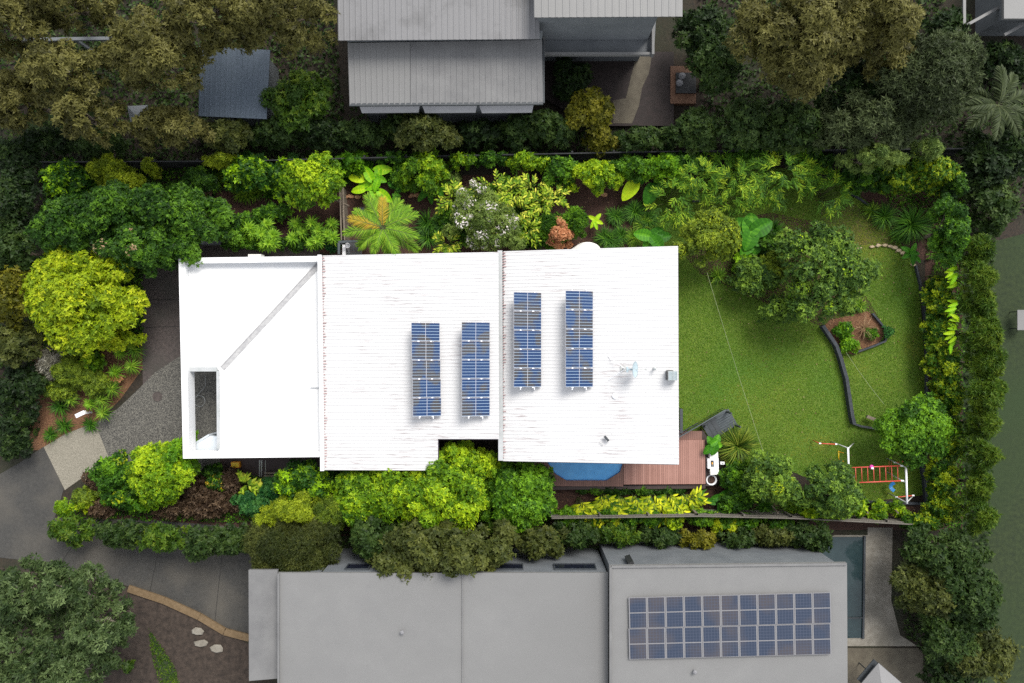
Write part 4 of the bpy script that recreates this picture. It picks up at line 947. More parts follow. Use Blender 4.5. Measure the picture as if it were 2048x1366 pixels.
def stones(lst, sz, m, what, group):
    for px, py, lb in lst:
        t = MB(); q = P(px, py); n_ = 7; k = 3; vs = []
        a0 = rnd.random() * 6; rr = [sz * rnd.uniform(.7, 1.25) for _ in range(n_)]
        for z, s in ((0, .9), (.09, 1), (.15, .8)):
            for i in range(n_): a_ = a0 + 2 * PI * i / n_; vs.append((q.x + math.cos(a_) * rr[i] * s * 1.3, q.y + math.sin(a_) * rr[i] * s * .8, z * rnd.uniform(.85, 1.1)))
        fs = [(j * n_ + i, j * n_ + (i + 1) % n_, (j + 1) * n_ + (i + 1) % n_, (j + 1) * n_ + i) for j in range(2) for i in range(n_)] + [tuple(range(2 * n_, 3 * n_))]
        t.add(vs, fs); tag(t.obj('edging_stone', m), lb, 'stone', group)
od = ['first', 'second', 'third', 'fourth', 'fifth', 'sixth', 'seventh', 'eighth', 'ninth', 'tenth']
sp_ = [(1718, 497), (1743, 493.5), (1755, 491), (1768, 490.5), (1779, 492.5), (1788, 495), (1795, 501), (1803, 506), (1810, 513), (1826, 530)]
stones([(x, y, f'pale sandstone, {od[i]} of the stone arc on the lawn counted from the grey-green tree') for i, (x, y) in enumerate(sp_)], .14, M['stone'], '', 'pale stones in an arc on the lawn')
sp_ = [(693, 394), (702, 393), (716, 395), (731, 396), (744, 397), (823, 392), (834, 390), (1105, 384), (1196, 388), (1208, 390)]
stones([(x, y, f'orange bed stone, {od[i]} along the mulch bed counted from the timber side fence') for i, (x, y) in enumerate(sp_)], .17, M['redstone'], '', 'orange stones edging the mulch bed')
def cable(label, a, b, sag=.15):
    mb = MB(); pts = [a.lerp(b, i / 12) - Vector((0, 0, sag * 4 * (i / 12) * (1 - i / 12))) for i in range(13)]
    mb.path(pts, .009, n=5); tag(mb.obj('clothes_line', M['cable'], None), label, 'line', 'thin pale lines strung over the lawn')
cable('long thin line strung from the olive tree to the flax across the lawn', P(1414, 545, 2.3), P(1526, 902, 2.3))
cable('short thin line strung from the round mulch bed to the rounded tree', P(1692, 704, 1.6), P(1768, 808, 1.9))
q = P(162, 828, 1.1); t = thing('letterbox', 'white letterbox among dark strap leaves beside the front path', 'letterbox', (q.x, q.y, 0))
MB().box((q.x, q.y, .5), (.1, .1, 1.0)).obj('post', M['pot'], t); MB().box((q.x, q.y, 1.08), (.55, .2, .2), R(25)).obj('box', M['white'], t); MB().box((q.x, q.y, 1.2), (.58, .23, .02), R(25)).obj('lid', M['pot'], t)
q = P(470, 930, .35); t = thing('orange_crate', 'small orange plastic crate beside the carport wing', 'crate', (q.x, q.y, 0))
mb = MB(); mb.box((q.x, q.y, .03), (.5, .33, .04))
for s in (-1, 1): mb.box((q.x, q.y + s * .16, .19), (.5, .025, .3)); mb.box((q.x + s * .24, q.y, .19), (.025, .295, .3))
mb.obj('bin', M['orange'], t); MB().box((q.x, q.y, .3), (.44, .27, .06)).obj('contents', M['yellow'], t)
t = thing('timber_steps', 'narrow brown timber steps below the carport wing', 'steps', P(545, 950))
[MB().box(P(547, 946 + i * 6, .3 - i * .12), (1.15, .12, .05)).obj('tread', M['timber'], t) for i in range(3)]
t = thing('thin_gate_posts', 'pair of slim pale posts beside the narrow steps', 'gate posts', P(522, 935))
for x in (519.5, 523.5, 531): MB().tube(P(x, 921, 1.9), P(x - .5, 953, .4), .035 if x < 530 else .02).obj('post', M['galv'], t)
q = P(400, 802, .02); t = thing('garden_hose', 'thin pale hose coiled on the paving of the carport opening', 'hose', q)
mb = MB(); mb.path([q + Vector((.33 * math.cos(a_), .33 * math.sin(a_), .0 + .004 * i)) for i, a_ in enumerate(np.linspace(0, 8.5, 26))] + [q + Vector((.35, .9, .05)), q + Vector((.33, 1.6, .05))], .011, n=5)
mb.obj('coil', M['galv'], t)
q = P(315, 793); tag(MB().lathe([(.3, .02), (.29, .032), (.001, .034)], q, 24).obj('manhole_cover', M['brown_paving']), 'round brown cover set into the speckled driveway', 'cover')
# a blue tarp and box showing at the wall above the carport
q = P(509, 511, 1.9); t = thing('wall_unit', 'pale air-conditioning box on the wall above the carport wing', 'air conditioner', (q.x, q.y, 0))
MB().box((q.x, q.y - .1, 1.6), (.75, .35, .6)).obj('casing', M['offwhite'], t); MB().box((q.x, q.y - .1, .65), (.6, .3, 1.3)).obj('bracket', M['galv'], t)
# ---------------------------------------------------------------- neighbours above
M['awning'] = surf('pale_awning', (.2, .2, .21), (.24, .24, .25), 1, .5)
def px_box(mb, x0, y0, x1, y1, z0, z1):
    a, b = P(x0, y0, z1), P(x1, y1, z1); mb.prism([(a.x, a.y), (b.x, a.y), (b.x, b.y), (a.x, b.y)], z0, z1); return mb
nh = thing('grey_roofed_house', 'grey metal-roofed house with three white window awnings above the block', 'house', P(880, 60))
mb = MB(); corrugated(mb, P(676, 81, 5.9), P(672, -260, 5.9), P(1078, -260, 5.9), P(1079, 78, 5.9), .3, .02); mb.obj('roof', M['groof_worn'], nh)['label'] = 'upper weathered grey roof'
mb = MB(); corrugated(mb, P(699, 209, 4.4), P(695, 86, 4.9), P(820, 84, 4.9), P(820, 209, 4.4), .3, .02); mb.obj('roof', M['groof2'], nh)['label'] = 'lower pale grey roof section'
mb = MB(); corrugated(mb, P(820.5, 209, 4.4), P(820.5, 84, 4.9), P(1084, 80, 4.9), P(1086, 206, 4.4), .3, .02); mb.obj('roof', M['groof'], nh)['label'] = 'lower grey roof section'
mb = MB(); a_ = P(695, 83, 4.9); b_3 = P(1084, 79, 4.9); mb.prism([(a_.x, a_.y), (b_3.x, b_3.y), (b_3.x, b_3.y + .1), (a_.x, a_.y + .1)], 4.6, 5.8); mb.obj('clerestory', M['gwall'], nh)
mb = MB(); px_box(mb, 715, -240, 1062, 200, 0, 4.25); mb.obj('wall', M['gwall'], nh)
mb = MB(); slab_between(mb, P(699, 210, 4.35), P(1086, 207, 4.35), .14, .14); slab_between(mb, P(1087, 80, 4.6), P(1087.5, 206, 4.35), .1, .14); mb.obj('gutter', M['charcoal'], nh)
for x0, x1 in ((716, 840), (842, 954), (956, 1067)):
    o = MB(); a, b, c_, d_ = P(x0 + 2, 210, 4.15), P(x1, 209.5, 4.15), P(x1 - 3, 225, 3.9), P(x0 + 8, 226, 3.9)
    o.add([a, b, c_, d_] + [q_ - Vector((0, 0, .06)) for q_ in (a, b, c_, d_)], [(0, 3, 2, 1), (4, 5, 6, 7), (0, 1, 5, 4), (1, 2, 6, 5), (2, 3, 7, 6), (3, 0, 4, 7)])
    o.obj('awning', M['awning'], nh)
nh2 = thing('pale_upper_house', 'pale roofed two-storey house at the top edge beside the brown terrace', 'house', P(1215, 20))
mb = MB(); corrugated(mb, P(1068, 35, 7.2), P(1066, -260, 7.2), P(1366, -260, 7.2), P(1365, 33, 7.2), .35, .02); mb.obj('roof', M['groof2'], nh2)
mb = MB(); px_box(mb, 1078, -240, 1320, 24, 0, 7.0); mb.obj('wall', M['gwall'], nh2)
mb = MB(); a_ = [P(1086, 92, 3.3), P(1308, 90, 3.3), P(1300, 108, 3.3), P(1088, 110, 3.3)]
mb.prism([tuple(P(x, y, 3.4))[:2] for x, y in ((1086, 38), (1312, 36), (1308, 106), (1088, 109))], 3.2, 3.4); mb.obj('terrace_roof', M['gwall'], nh2)
mb = MB(); px_box(mb, 1140, 36, 1295, 50, 3.45, 5.2); mb.obj('window', M['glass'], nh2)
mb = MB(); px_box(mb, 1086, 38, 1090, 109, 3.41, 3.9); px_box(mb, 1088, 104, 1308, 109, 3.41, 3.7); px_box(mb, 1304, 36, 1309, 108, 3.41, 3.9); mb.obj('parapet', M['groof2'], nh2)
mb = MB(); 
for i in range(9): px_box(mb, 1145 + i * 17, 52, 1147 + i * 17, 60, 3.41, 3.6)
mb.obj('louvre_shade_panel', M['groof2'], nh2)
db = thing('outdoor_daybed', 'brown timber daybed with dark cushion beside the brown terrace', 'daybed', P(1368, 172))
mb = MB(); px_box(mb, 1341, 132, 1392, 207, 0, .4); mb.obj('platform', M['brownwood'], db); mb = MB(); px_box(mb, 1352, 145, 1392, 186, .4, .55); mb.obj('mattress', M['black'], db)
for x, y in ((1364, 152), (1359, 166)):
    q = P(x, y, .62); MB().lathe([(.001, .1), (.18, .06), (.22, 0), (.18, -.06), (.001, -.08)], q, 14).obj('cushion', M['cushion'], db, True)
gs = thing('grey_shed', 'small flat grey-roofed shed half hidden under the tan gum trees', 'shed', P(468, 165))
mb = MB(); corrugated(mb, P(397, 232, 2.8), P(399, 92, 3.0), P(540, 100, 3.0), P(533, 238, 2.8), .3, .02); mb.obj('roof', M['bluecush'], gs); mb = MB(); px_box(mb, 405, 105, 528, 226, 0, 2.75); mb.obj('wall', M['gwall'], gs)
px = thing('white_pergola_beam', 'long pale beam crossing under the tan gum trees', 'pergola', P(145, 78)); mb = MB(); slab_between(mb, P(48, 80, 2.6), P(245, 77, 2.6), .18, .18); mb.obj('beam', M['gwall'], px)
[MB().box((P(x, 78, 2.5).x, P(x, 78, 2.5).y, 1.25), (.14, .14, 2.5)).obj('post', M['gwall'], px) for x in (60, 150, 235)]
t = thing('garden_umbrella', 'folded pale shade sail on a pole under the tan trees', 'umbrella', P(275, 240)); q = P(274, 232, 2.3)
mb = MB(); mb.add([P(254, 212, 2.3), P(296, 210, 2.3), P(293, 262, 1.9), P(283, 275, 1.8), P(262, 250, 2.1), P(272, 232, 2.7)], [(0, 1, 5), (1, 2, 5), (2, 3, 5), (3, 4, 5), (4, 0, 5)][::1]); mb.obj('canopy', M['gwall'], t)
MB().tube((q.x, q.y, 0), (q.x, q.y, 2.5), .03).obj('pole', M['galv'], t)
ct = thing('white_roofed_outbuilding', 'corner of a pale building cut by the top edge of the view', 'building', P(2030, 10))
mb = MB(); px_box(mb, 2008, -120, 2200, 37, 2.9, 3.1); mb.obj('roof', M['groof2'], ct); mb = MB(); px_box(mb, 2014, -115, 2190, 30, 0, 2.89); mb.obj('wall', M['gwall'], ct)
mb = MB(); slab_between(mb, P(1912, 62, 2.2), P(2010, 8, 2.2), .16, .12); slab_between(mb, P(1928, -80, 2.2), P(1928, 58, 2.2), .16, .12); slab_between(mb, P(2008, 70, 2.2), P(2120, 10, 2.2), .16, .12)
tag(mb.obj('pergola', M['groof2'], None), 'slim pale pergola frame over dark ground near the tall grey-green tree', 'pergola')
t = ct
# ---------------------------------------------------------------- neighbour below
sh = thing('long_pale_house', 'long grey-white roofed house below the block with a big solar array', 'house', P(1090, 1270))
z1 = 5.2; z2 = 5.8
mb = MB(); mb.prism([tuple(P(x, y, z1))[:2] for x, y in ((556, 1146), (1216, 1146), (1216, 1700), (557, 1700))], z1 - .2, z1); mb.obj('roof', M['groof2'], sh)['label'] = 'broad flat pale roof'
mb = MB(); mb.prism([tuple(P(x, y, z1 - .5))[:2] for x, y in ((497, 1140), (555, 1140), (557, 1357), (498, 1362))], z1 - .7, z1 - .5); mb.obj('roof', M['groof'], sh)['label'] = 'narrow lower grey roof strip'
mb = MB(); mb.prism([tuple(P(x, y, z2))[:2] for x, y in ((1219, 1132), (1694, 1126), (1697, 1700), (1219, 1700))], z2 - .25, z2); mb.obj('roof', M['groof2'], sh)['label'] = 'higher pale roof carrying the solar array'
mb = MB()
slab_between(mb, P(557.5, 1147, z1 + .05), P(557.5, 1500, z1 + .05), .1, .14); slab_between(mb, P(925, 1147, z1 + .03), P(925, 1500, z1 + .03), .06, .06); slab_between(mb, P(1221, 1134, z2 + .05), P(1221, 1500, z2 + .05), .12, .14)
slab_between(mb, P(1223, 1133.5, z2 + .04), P(1693, 1128, z2 + .04), .12, .1); mb.obj('roof_trim', M['groof'], sh)
a_, b_3 = P(640, 1150, z1), P(1216, 1150, z1); wb = MB(); wb.prism([(a_.x, a_.y), (b_3.x, a_.y), (b_3.x, P(0, 1600, z1).y), (a_.x, P(0, 1600, z1).y)], 0, z1 - .21)
px_box(wb, 502, 1146, 639, 1352, 0, z1 - .71); px_box(wb, 1222, 1138, 1690, 1600, 0, z2 - .26); wb.obj('wall', M['blue_wall'] if False else M['gwall'], sh)
wy = P(0, 1150, z1).y + .03
for x, wd in ((716, 1.2), (840, 1.0), (1010, 1.9), (1150, 2.2)):
    q = P(x, 0, 4.0); o = MB().box((q.x, wy, 3.9), (wd, .08, .9)).obj('window', M['glass'], sh); mb = MB()
    for s in (-1, 1): mb.box((q.x + s * (wd / 2 + .03), wy, 3.9), (.06, .14, 1.0)); mb.box((q.x, wy, 3.9 + s * .48), (wd, .14, .06))
    mb.obj('frame', M['charcoal'], o)
q = P(1262, 1124, 5.0); MB().box((q.x, q.y - .1, 4.6), (.3, .35, 1.3), .3).obj('chimney', M['black'], sh)
for x, y, lb in ((805, 1262, 'small dark vent on the broad pale roof'), (1388, 1341, 'small dark vent below the large solar array')):
    q = P(x, y, z1 if x < 1200 else z2); t = thing('roof_vent', lb, 'roof vent', q); MB().tube(q, q + Vector((0, 0, .22)), .07, n=10).obj('pipe', M['cushion'], t); MB().tube(q + Vector((0, 0, .24)), q + Vector((0, 0, .29)), .11, .05, n=10).obj('cap', M['cushion'], t)
ncell, t_, b_ = newmat('neighbour_cells'); b_.inputs['Roughness'].default_value = .4; b_.inputs['Specular IOR Level'].default_value = .3
tc = t_.nodes.new('ShaderNodeTexCoord'); sp = t_.nodes.new('ShaderNodeSeparateXYZ'); t_.links.new(tc.outputs['Object'], sp.inputs[0])
nz = N(t_, 'ShaderNodeTexNoise', Scale=.5, Detail=2); ge = t_.nodes.new('ShaderNodeNewGeometry'); t_.links.new(ge.outputs['Position'], nz.inputs['Vector'])
mr = N(t_, 'ShaderNodeMapRange'); mr.inputs['From Min'].default_value = .45; mr.inputs['From Max'].default_value = .6; t_.links.new(nz.outputs['Fac'], mr.inputs['Value'])
cvi = mix(mr.outputs[0], (.024, .034, .058), (.048, .046, .055)); cvi = mix(line('X', .16, .1), cvi, (.05, .06, .09)); cvi = mix(line('Y', .16, .1), cvi, (.05, .06, .09))
t_.links.new(cvi, b_.inputs['Base Color'])
pr2 = None; oc = ['first', 'second', 'third', 'fourth', 'fifth', 'sixth', 'seventh', 'eighth', 'ninth', 'tenth', 'eleventh']
for r_ in range(2):
    for c_ in range(11):
        u = (c_ + .5) / 11; x = 1257.5 + 404.5 * u; yt = (1195 - 10.5 * u) if r_ == 0 else (1257.2 - 10.5 * u); hp = 61.5
        zz = z2 + .14; q = P(x, yt + hp / 2, zz); k = (H - zz) / H
        lab = f'{oc[c_]} panel from the roof step in the {"upper" if r_ == 0 else "lower"} row of the neighbouring array'
        if pr2 is None:
            t = thing('solar_panel', lab, 'solar panel', (0, 0, 0), 'solar panels on the long pale house'); pl, pw = 36.2 * S * k, hp * S * k
            MB().box((0, 0, 0), (pl, pw, .05)).obj('frame', M['cushion'], t)
            for s in (-1, 1): MB().box((0, s * pw / 4, .028), (pl - .11, pw / 2 - .06, .008)).obj('cell_field', ncell, t)
            mb = MB(); [mb.box((s * pl * .3, 0, -.07), (.06, pw * .8, .09)) for s in (-1, 1)]; mb.obj('mounting_rail', M['galv'], t)
            pr2 = t
        else: t = tree_copy(pr2); t['label'] = lab
        t.location = q; t.rotation_euler = (0, 0, R(1.5))
npl = thing('neighbour_pool', 'narrow dark teal lap pool beside the long pale house', 'pool', P(1690, 1180))
mb = MB(); mb.prism([tuple(P(x, y, .06))[:2] for x, y in ((1620, 1074), (1728, 1074), (1724, 1276), (1620, 1276))], 0, .06); mb.obj('water', M['teal'], npl)
mb = MB(); slab_between(mb, P(1729, 1072, .1), P(1726, 1277, .1), .12, .12); slab_between(mb, P(1690, 1236, .1), P(1726, 1235, .1), .06, .1); mb.obj('coping', M['charcoal'], npl)
um = thing('square_umbrella', 'white square umbrella with a dark lining on the neighbouring patio', 'umbrella', P(1765, 1360)); q = P(1765, 1366, 2.4)
mb = MB(); cs = [P(1757, 1326, 2.3), P(1803, 1366, 2.3), P(1765, 1412, 2.3), P(1720, 1370, 2.3)]; ap = P(1763, 1367, 2.75)
for i in range(4): mb.add([cs[i], cs[(i + 1) % 4], ap], [(0, 1, 2)])
mb.obj('canopy', M['sail'], um); MB().tube((ap.x, ap.y, 0), ap, .035).obj('pole', M['charcoal'], um)
mb = MB(); [slab_between(mb, cs[i] - Vector((0, 0, .05)), cs[(i + 1) % 4] - Vector((0, 0, .05)), .03, .03) for i in range(4)]; slab_between(mb, P(1718, 1362, 1.9), P(1752, 1322, 1.9), .35, .05); mb.obj('valance', M['charcoal'], um)
for i, (x, y, lb) in enumerate(((396, 1262, 'first pale rock on the brown bank nearest the tan kerb'), (403, 1285, 'middle pale rock on the brown bank'), (435, 1296, 'pale rock on the bank close to the grey roof strip'))): stones([(x, y, lb)], .3, M['concrete'], '', 'pale rocks on the brown bank')
t = thing('garden_table', 'small slate-blue and white garden table on the dark lawn edge', 'table', P(2044, 640)); q = P(2044, 640, .7)
MB().box((q.x, q.y, .72), (.6, 1.2, .05)).obj('tabletop', M['groof2'], t); [MB().box((q.x + sx * .25, q.y + sy * .5, .35), (.05, .05, .7)).obj('leg', M['charcoal'], t) for sx in (-1, 1) for sy in (-1, 1)]

# ---------------------------------------------------------------- planting: front garden
T = lambda *a, **k: crown_plant('tree', 'tree', *a, **k)
def SH(cx, cy, rx, ry, h, label, cat, pal, **k): return crown_plant('shrub', 'shrub', cx, cy, rx, ry, h, label, cat, pal, **k)
GT = 'glossy dark trees of the front corner'
T(150, 450, 82, 58, 5.0, 'dark glossy tree in the front corner beyond the lime-yellow tree', 'tree', 'dark', group=GT)
T(240, 425, 75, 55, 5.0, 'dark glossy tree just below the pale feathery shrub', 'tree', 'dark', group=GT)
T(325, 425, 72, 58, 4.8, 'dark glossy tree between the feathery shrub and the retaining wall', 'tree', 'dark', group=GT)
T(400, 440, 70, 55, 4.6, 'dark leafy tree touching the brown path and retaining wall', 'tree', 'dark', group=GT, bias=.52)
T(300, 500, 86, 52, 5.4, 'tallest dark glossy tree, reaching the corner of the carport roof', 'tree', 'dark', group=GT, bias=.55, extra=('dead', .08, 22, .2, 'old_leaves', 'ageing orange leaves'))
SH(135, 365, 52, 45, 2.6, 'dark camellia shrub with lime new leaves in the top front corner', 'shrub', 'darklime', leaf=.2)
SH(215, 340, 42, 28, 3.2, 'pale feathery yellow-green shrub beside the dark camellia', 'shrub', 'wattle', leaf=.14, asp=.22, spiky=1, cover=2.6)
SH(240, 368, 42, 24, 3.0, 'lower dome of pale feathery foliage above the dark trees', 'shrub', 'wattle', leaf=.14, asp=.22, spiky=1, cover=2.6)
SH(304, 335, 14, 22, 2.4, 'narrow drooping yellow shrub with bare brown twigs', 'shrub', 'wattle', leaf=.14, asp=.22, spiky=1)
SH(448, 322, 52, 12, 2.6, 'low yellow hedge shrub along the dark boundary fence', 'shrub', 'wattle', leaf=.14, asp=.25)
for cx, cy, lb in ((365, 385, 'dark ferny shrub between the glossy trees and the fence'), (400, 360, 'ferny dark shrub below the yellow hedge shrub')):
    SH(cx, cy, 34, 26, 2.0, lb, 'shrub', 'dark', asp=.3)
SH(410, 375, 14, 16, 1.3, 'small dead grey-brown twiggy bush near the fence', 'bush', 'bronze', asp=.15, leaf=.2, spiky=1, cover=1.2)
strap_plant(455, 350, 48, .9, 620, .05, 'straplight', 'sprawling light strap-leaf clump below the yellow hedge shrub', ry=34, heads=8)
strap_plant(500, 385, 36, .9, 420, .05, 'straplight', 'strap-leaf clump at the edge of the brown mulch patch', ry=22, heads=5)
strap_plant(535, 375, 20, .7, 180, .05, 'strap', 'small dark strap clump next to the mulch patch', heads=3)
SH(510, 345, 62, 34, 2.6, 'wide dark shrub dotted with lime leaves at the fence', 'shrub', 'darklime', leaf=.2)
SH(570, 355, 30, 40, 2.4, 'dark lime-dotted shrub beside the golden-tipped tree', 'shrub', 'darklime', leaf=.2)
T(628, 362, 58, 58, 3.8, 'golden-tipped green tree above the umbrella plants and side fence', 'tree', 'limegreen', bias=.4)
SH(470, 455, 48, 30, 1.8, 'green shrub overhanging the retaining wall near the glossy trees', 'shrub', 'mid', extra=('bright', .15, 20, .16, 'new_growth', 'bright new leaves'))
SH(545, 425, 40, 17, 1.4, 'low green shrub between mulch patch and umbrella plants', 'shrub', 'mid')
SH(500, 485, 60, 14, 1.2, 'trailing green groundcover spilling over the retaining wall', 'groundcover', 'mid')
SH(600, 488, 50, 12, 1.0, 'dark trailing groundcover under the umbrella plants', 'groundcover', 'dark')
SH(665, 488, 18, 14, 1.0, 'dark little shrub in the corner by the side gate', 'shrub', 'blue')
UG = 'umbrella plants along the brown path'
for i, (x, y, hd, lb) in enumerate(((505, 465, ((0, 0), (-8, -10), (15, 3)), 'loose umbrella plant by the green overhanging shrub'), (532, 448, ((0, 0), (12, 22), (-10, 14), (4, 38)), 'tall umbrella plant before the low green shrub'), (590, 448, ((0, 0), (-6, 28), (12, 16)), 'pale umbrella plant with bright whorls at the middle of the row'), (622, 446, ((0, 0), (12, 14), (12, 34), (0, 40)), 'umbrella plant beneath the golden-tipped tree'), (662, 447, ((0, 0), (-8, 22), (3, 28)), 'umbrella plant against the timber side fence'), (545, 485, ((0, 0), (-18, 3)), 'low umbrella plant overhanging the retaining wall'), (465, 470, ((0, 0),), 'single small umbrella whorl nearest the dark trees'))):
    rosette_plant(x, y, 19, 1.5, lb, heads=hd, group=UG, n=13)
# the lime-yellow tree and what grows under it
T(170, 590, 116, 104, 4.6, 'broad lime-yellow tree filling the front garden beside the driveway', 'tree', 'lime', leaf=.19, lobe=.2, lt=.14, rag=.14)
SH(225, 680, 48, 22, 2.6, 'lime branch-like shrub at the foot of the lime-yellow tree', 'shrub', 'lime')
SH(160, 688, 26, 22, 2.0, 'bright green rounded shrub just below the lime-yellow tree', 'shrub', 'bright')
SH(105, 728, 26, 30, 1.7, 'silvery dry-branched shrub at the street edge of the front bed', 'shrub', 'silver', asp=.16, leaf=.26, spiky=1, cover=1.6)
SH(150, 742, 42, 32, 2.2, 'olive fine-leaved shrub beside the silvery one', 'shrub', 'olive', leaf=.13, asp=.3)
SH(182, 725, 24, 22, 1.8, 'yellow-green rounded shrub among the front umbrella plants', 'shrub', 'limegreen')
SH(190, 770, 30, 24, 1.8, 'olive-yellow shrub between the fine shrub and spiky plants', 'shrub', 'olive', asp=.3)
SH(120, 780, 34, 22, 1.4, 'dull olive shrub over the leaf litter', 'shrub', 'olive')
FG = 'spiky fan plants along the driveway edge'
for x, y, r, lb in ((268, 700, 22, 'fan plant beside the brown paving, topmost of the driveway edge'), (262, 732, 26, 'large fan plant where the brown paving meets the speckled drive'), (238, 705, 18, 'small fan plant under the lime tree branches'), (228, 745, 20, 'fan plant behind the largest driveway one'), (222, 778, 22, 'fan plant at the curve of the speckled drive'), (200, 800, 26, 'blue-green fan plant above the letterbox'), (178, 808, 20, 'fan plant immediately beside the letterbox'), (205, 826, 22, 'fan plant at the corner of the pale driveway apron'), (140, 800, 22, 'dull fan plant at the litter patch')):
    rosette_plant(x, y, r, .9, lb, pal='straplight' if r > 20 else 'rosette', n=17, group=FG, wd=.06, name='fan_plant')
for x, y, r, lb in ((120, 812, 20, 'dark strap clump at the leaf litter edge'), (180, 850, 15, 'low strap clump along the pale apron edge'), (128, 852, 18, 'strap clump near the street corner of the apron'), (100, 870, 14, 'small strap clump at the street corner')):
    strap_plant(x, y, r, .5, 110, .045, 'strap', lb)
for x, y, lb in ((120, 835, 'brown fallen leaves near the letterbox'),):
    pass
SH(230, 757, 10, 7, .7, 'small golden-leaved bromeliad near the driveway curve', 'plant', 'copper', leaf=.2)
# lower front corner
T(325, 940, 66, 58, 3.6, 'rounded lime-green tree overlapping the carport roof corner', 'tree', 'limegreen', leaf=.14, lobe=.24, rag=.1, bias=.5)
SH(360, 915, 42, 40, 3.6, 'tall pale green side of foliage against the carport parapet', 'shrub', 'bright', leaf=.14)
SH(315, 990, 32, 24, 2.4, 'lime shrub below the rounded lime-green tree', 'shrub', 'limegreen', leaf=.15)
SH(235, 945, 50, 40, 2.4, 'dark-and-lime leafy shrub at the driveway edge', 'shrub', 'mid', leaf=.2, extra=('lime', .25, 24, .2, 'new_growth', 'lime new leaves'))
SH(245, 990, 45, 26, 2.0, 'leafy green shrub below the driveway-edge one', 'shrub', 'mid', leaf=.2, extra=('lime', .25, 24, .2, 'new_growth', 'lime new leaves'))
SH(280, 1010, 28, 16, 1.8, 'small bright green shrub on the street-side slope', 'shrub', 'bright')
SH(172, 992, 24, 18, 1.4, 'pale green shrub at the lower edge of the driveway apron', 'shrub', 'olive')
SH(130, 1014, 26, 16, 1.4, 'lime-tipped shrub in the bottom front corner', 'shrub', 'limegreen')
SH(170, 1005, 20, 16, 1.5, 'little lime shrub beside the corner shrub', 'shrub', 'lime')
BG = 'bronze groundcover shrubs in the side bed'
for x, y, rx, ry, lb in ((195, 960, 24, 18, 'bronze shrub tucked behind the pale apron shrub'), (205, 1015, 34, 18, 'bronze shrub at the foot of the front corner bed'), (350, 1015, 38, 20, 'bronze shrub below the rounded lime-green tree'), (400, 985, 40, 32, 'largest bronze shrub between lime tree and house wall'), (440, 1005, 38, 22, 'bronze shrub beside the blue-green shrub'), (462, 960, 26, 24, 'bronze shrub just below the orange crate'), (405, 1020, 34, 16, 'low bronze shrub near the neighbouring driveway trees')):
    SH(x, y, rx, ry, 1.2, lb, 'shrub', 'bronze', leaf=.2, asp=.3, spiky=1, group=BG, cover=1.5, lobe=.22)
SH(432, 962, 20, 18, 1.4, 'yellow-flecked small shrub under the carport wing', 'shrub', 'darklime', extra=('flower', .4, 22, .16, 'new_growth', 'yellow leaves'))
SH(425, 940, 20, 12, 1.2, 'dark shrub in the shade of the carport wall', 'shrub', 'dark')
ginger_plant(490, 968, 20, 1.2, 'pale yellow-green ginger below the narrow steps', pal='croton', stalks=9, leaf=.36)
ginger_plant(512, 985, 16, 1.1, 'smaller pale ginger beside the blue-green shrub', pal='croton', stalks=6, leaf=.34)
SH(520, 1008, 52, 26, 1.8, 'blue-green fine-leaved shrub above the feathery golden tree', 'shrub', 'blue', leaf=.13)
SH(560, 978, 38, 22, 1.8, 'dark green shrub below the brown steps', 'shrub', 'blue', leaf=.16)
T(610, 968, 58, 44, 3.0, 'dark citrus tree dotted with lime leaves beside the steps', 'tree', 'darklime', leaf=.2, bias=.5)
SH(660, 960, 34, 24, 2.2, 'dark shrub under the edge of the middle roof', 'shrub', 'dark')
SH(700, 955, 40, 18, 2.0, 'shaded dark shrub against the wall below the middle roof', 'shrub', 'dark')
T(592, 1102, 94, 66, 4.8, 'big feathery golden-olive tree rising beside the long pale house', 'tree', 'outolive', leaf=.15, asp=.18, spiky=1, lobe=.32, cover=2.6, rag=.1, bias=.3)  # dimmed leaf colours for the growth beyond the block
SH(600, 1018, 52, 34, 4.4, 'feathery golden-green dome at the block edge', 'shrub', 'wattle', leaf=.14, asp=.2, spiky=1, cover=2.8, rag=.06)
SH(660, 1028, 40, 32, 4.0, 'duller feathery olive dome beside the golden one', 'shrub', 'olive', leaf=.14, asp=.2, spiky=1, cover=2.8, rag=.06)
SH(548, 1036, 44, 24, 3.4, 'low feathery golden mound near the bronze shrubs', 'shrub', 'wattle', leaf=.14, asp=.2, spiky=1, cover=2.8, rag=.06)
T(735, 985, 64, 60, 4.2, 'olive-green tree at the wall between citrus and the tall lime tree', 'tree', 'limegreen', bias=.38, lobe=.28)
T(800, 975, 56, 60, 4.4, 'green tree with light tips brushing the roof beside the notch', 'tree', 'limegreen', bias=.4, lobe=.28)
T(890, 985, 88, 84, 5.2, 'tall bright lime tree reaching into the roof notch', 'tree', 'limegreen', bias=.58, lobe=.2, rag=.22)
SH(918, 908, 32, 24, 4.9, 'highest lime spray rising inside the roof notch', 'tree top', 'limegreen', bias=.62, lobe=.34)
SH(972, 930, 32, 26, 4.4, 'lime spray at the far corner of the roof notch', 'tree top', 'limegreen', bias=.55, lobe=.34)
SH(838, 950, 34, 26, 4.2, 'yellow-lime spray over the roof edge before the notch', 'tree top', 'limegreen', bias=.6, lobe=.34)
T(1043, 988, 76, 64, 4.2, 'mid-green tree between the tall lime tree and the blue pool', 'tree', 'mid', bias=.6, lobe=.22)
SH(1060, 955, 40, 26, 3.4, 'green sprays overhanging the poolside boards', 'shrub', 'mid', bias=.6, extra=('lime', .15, 22, .16, 'new_growth', 'yellow new leaves'))
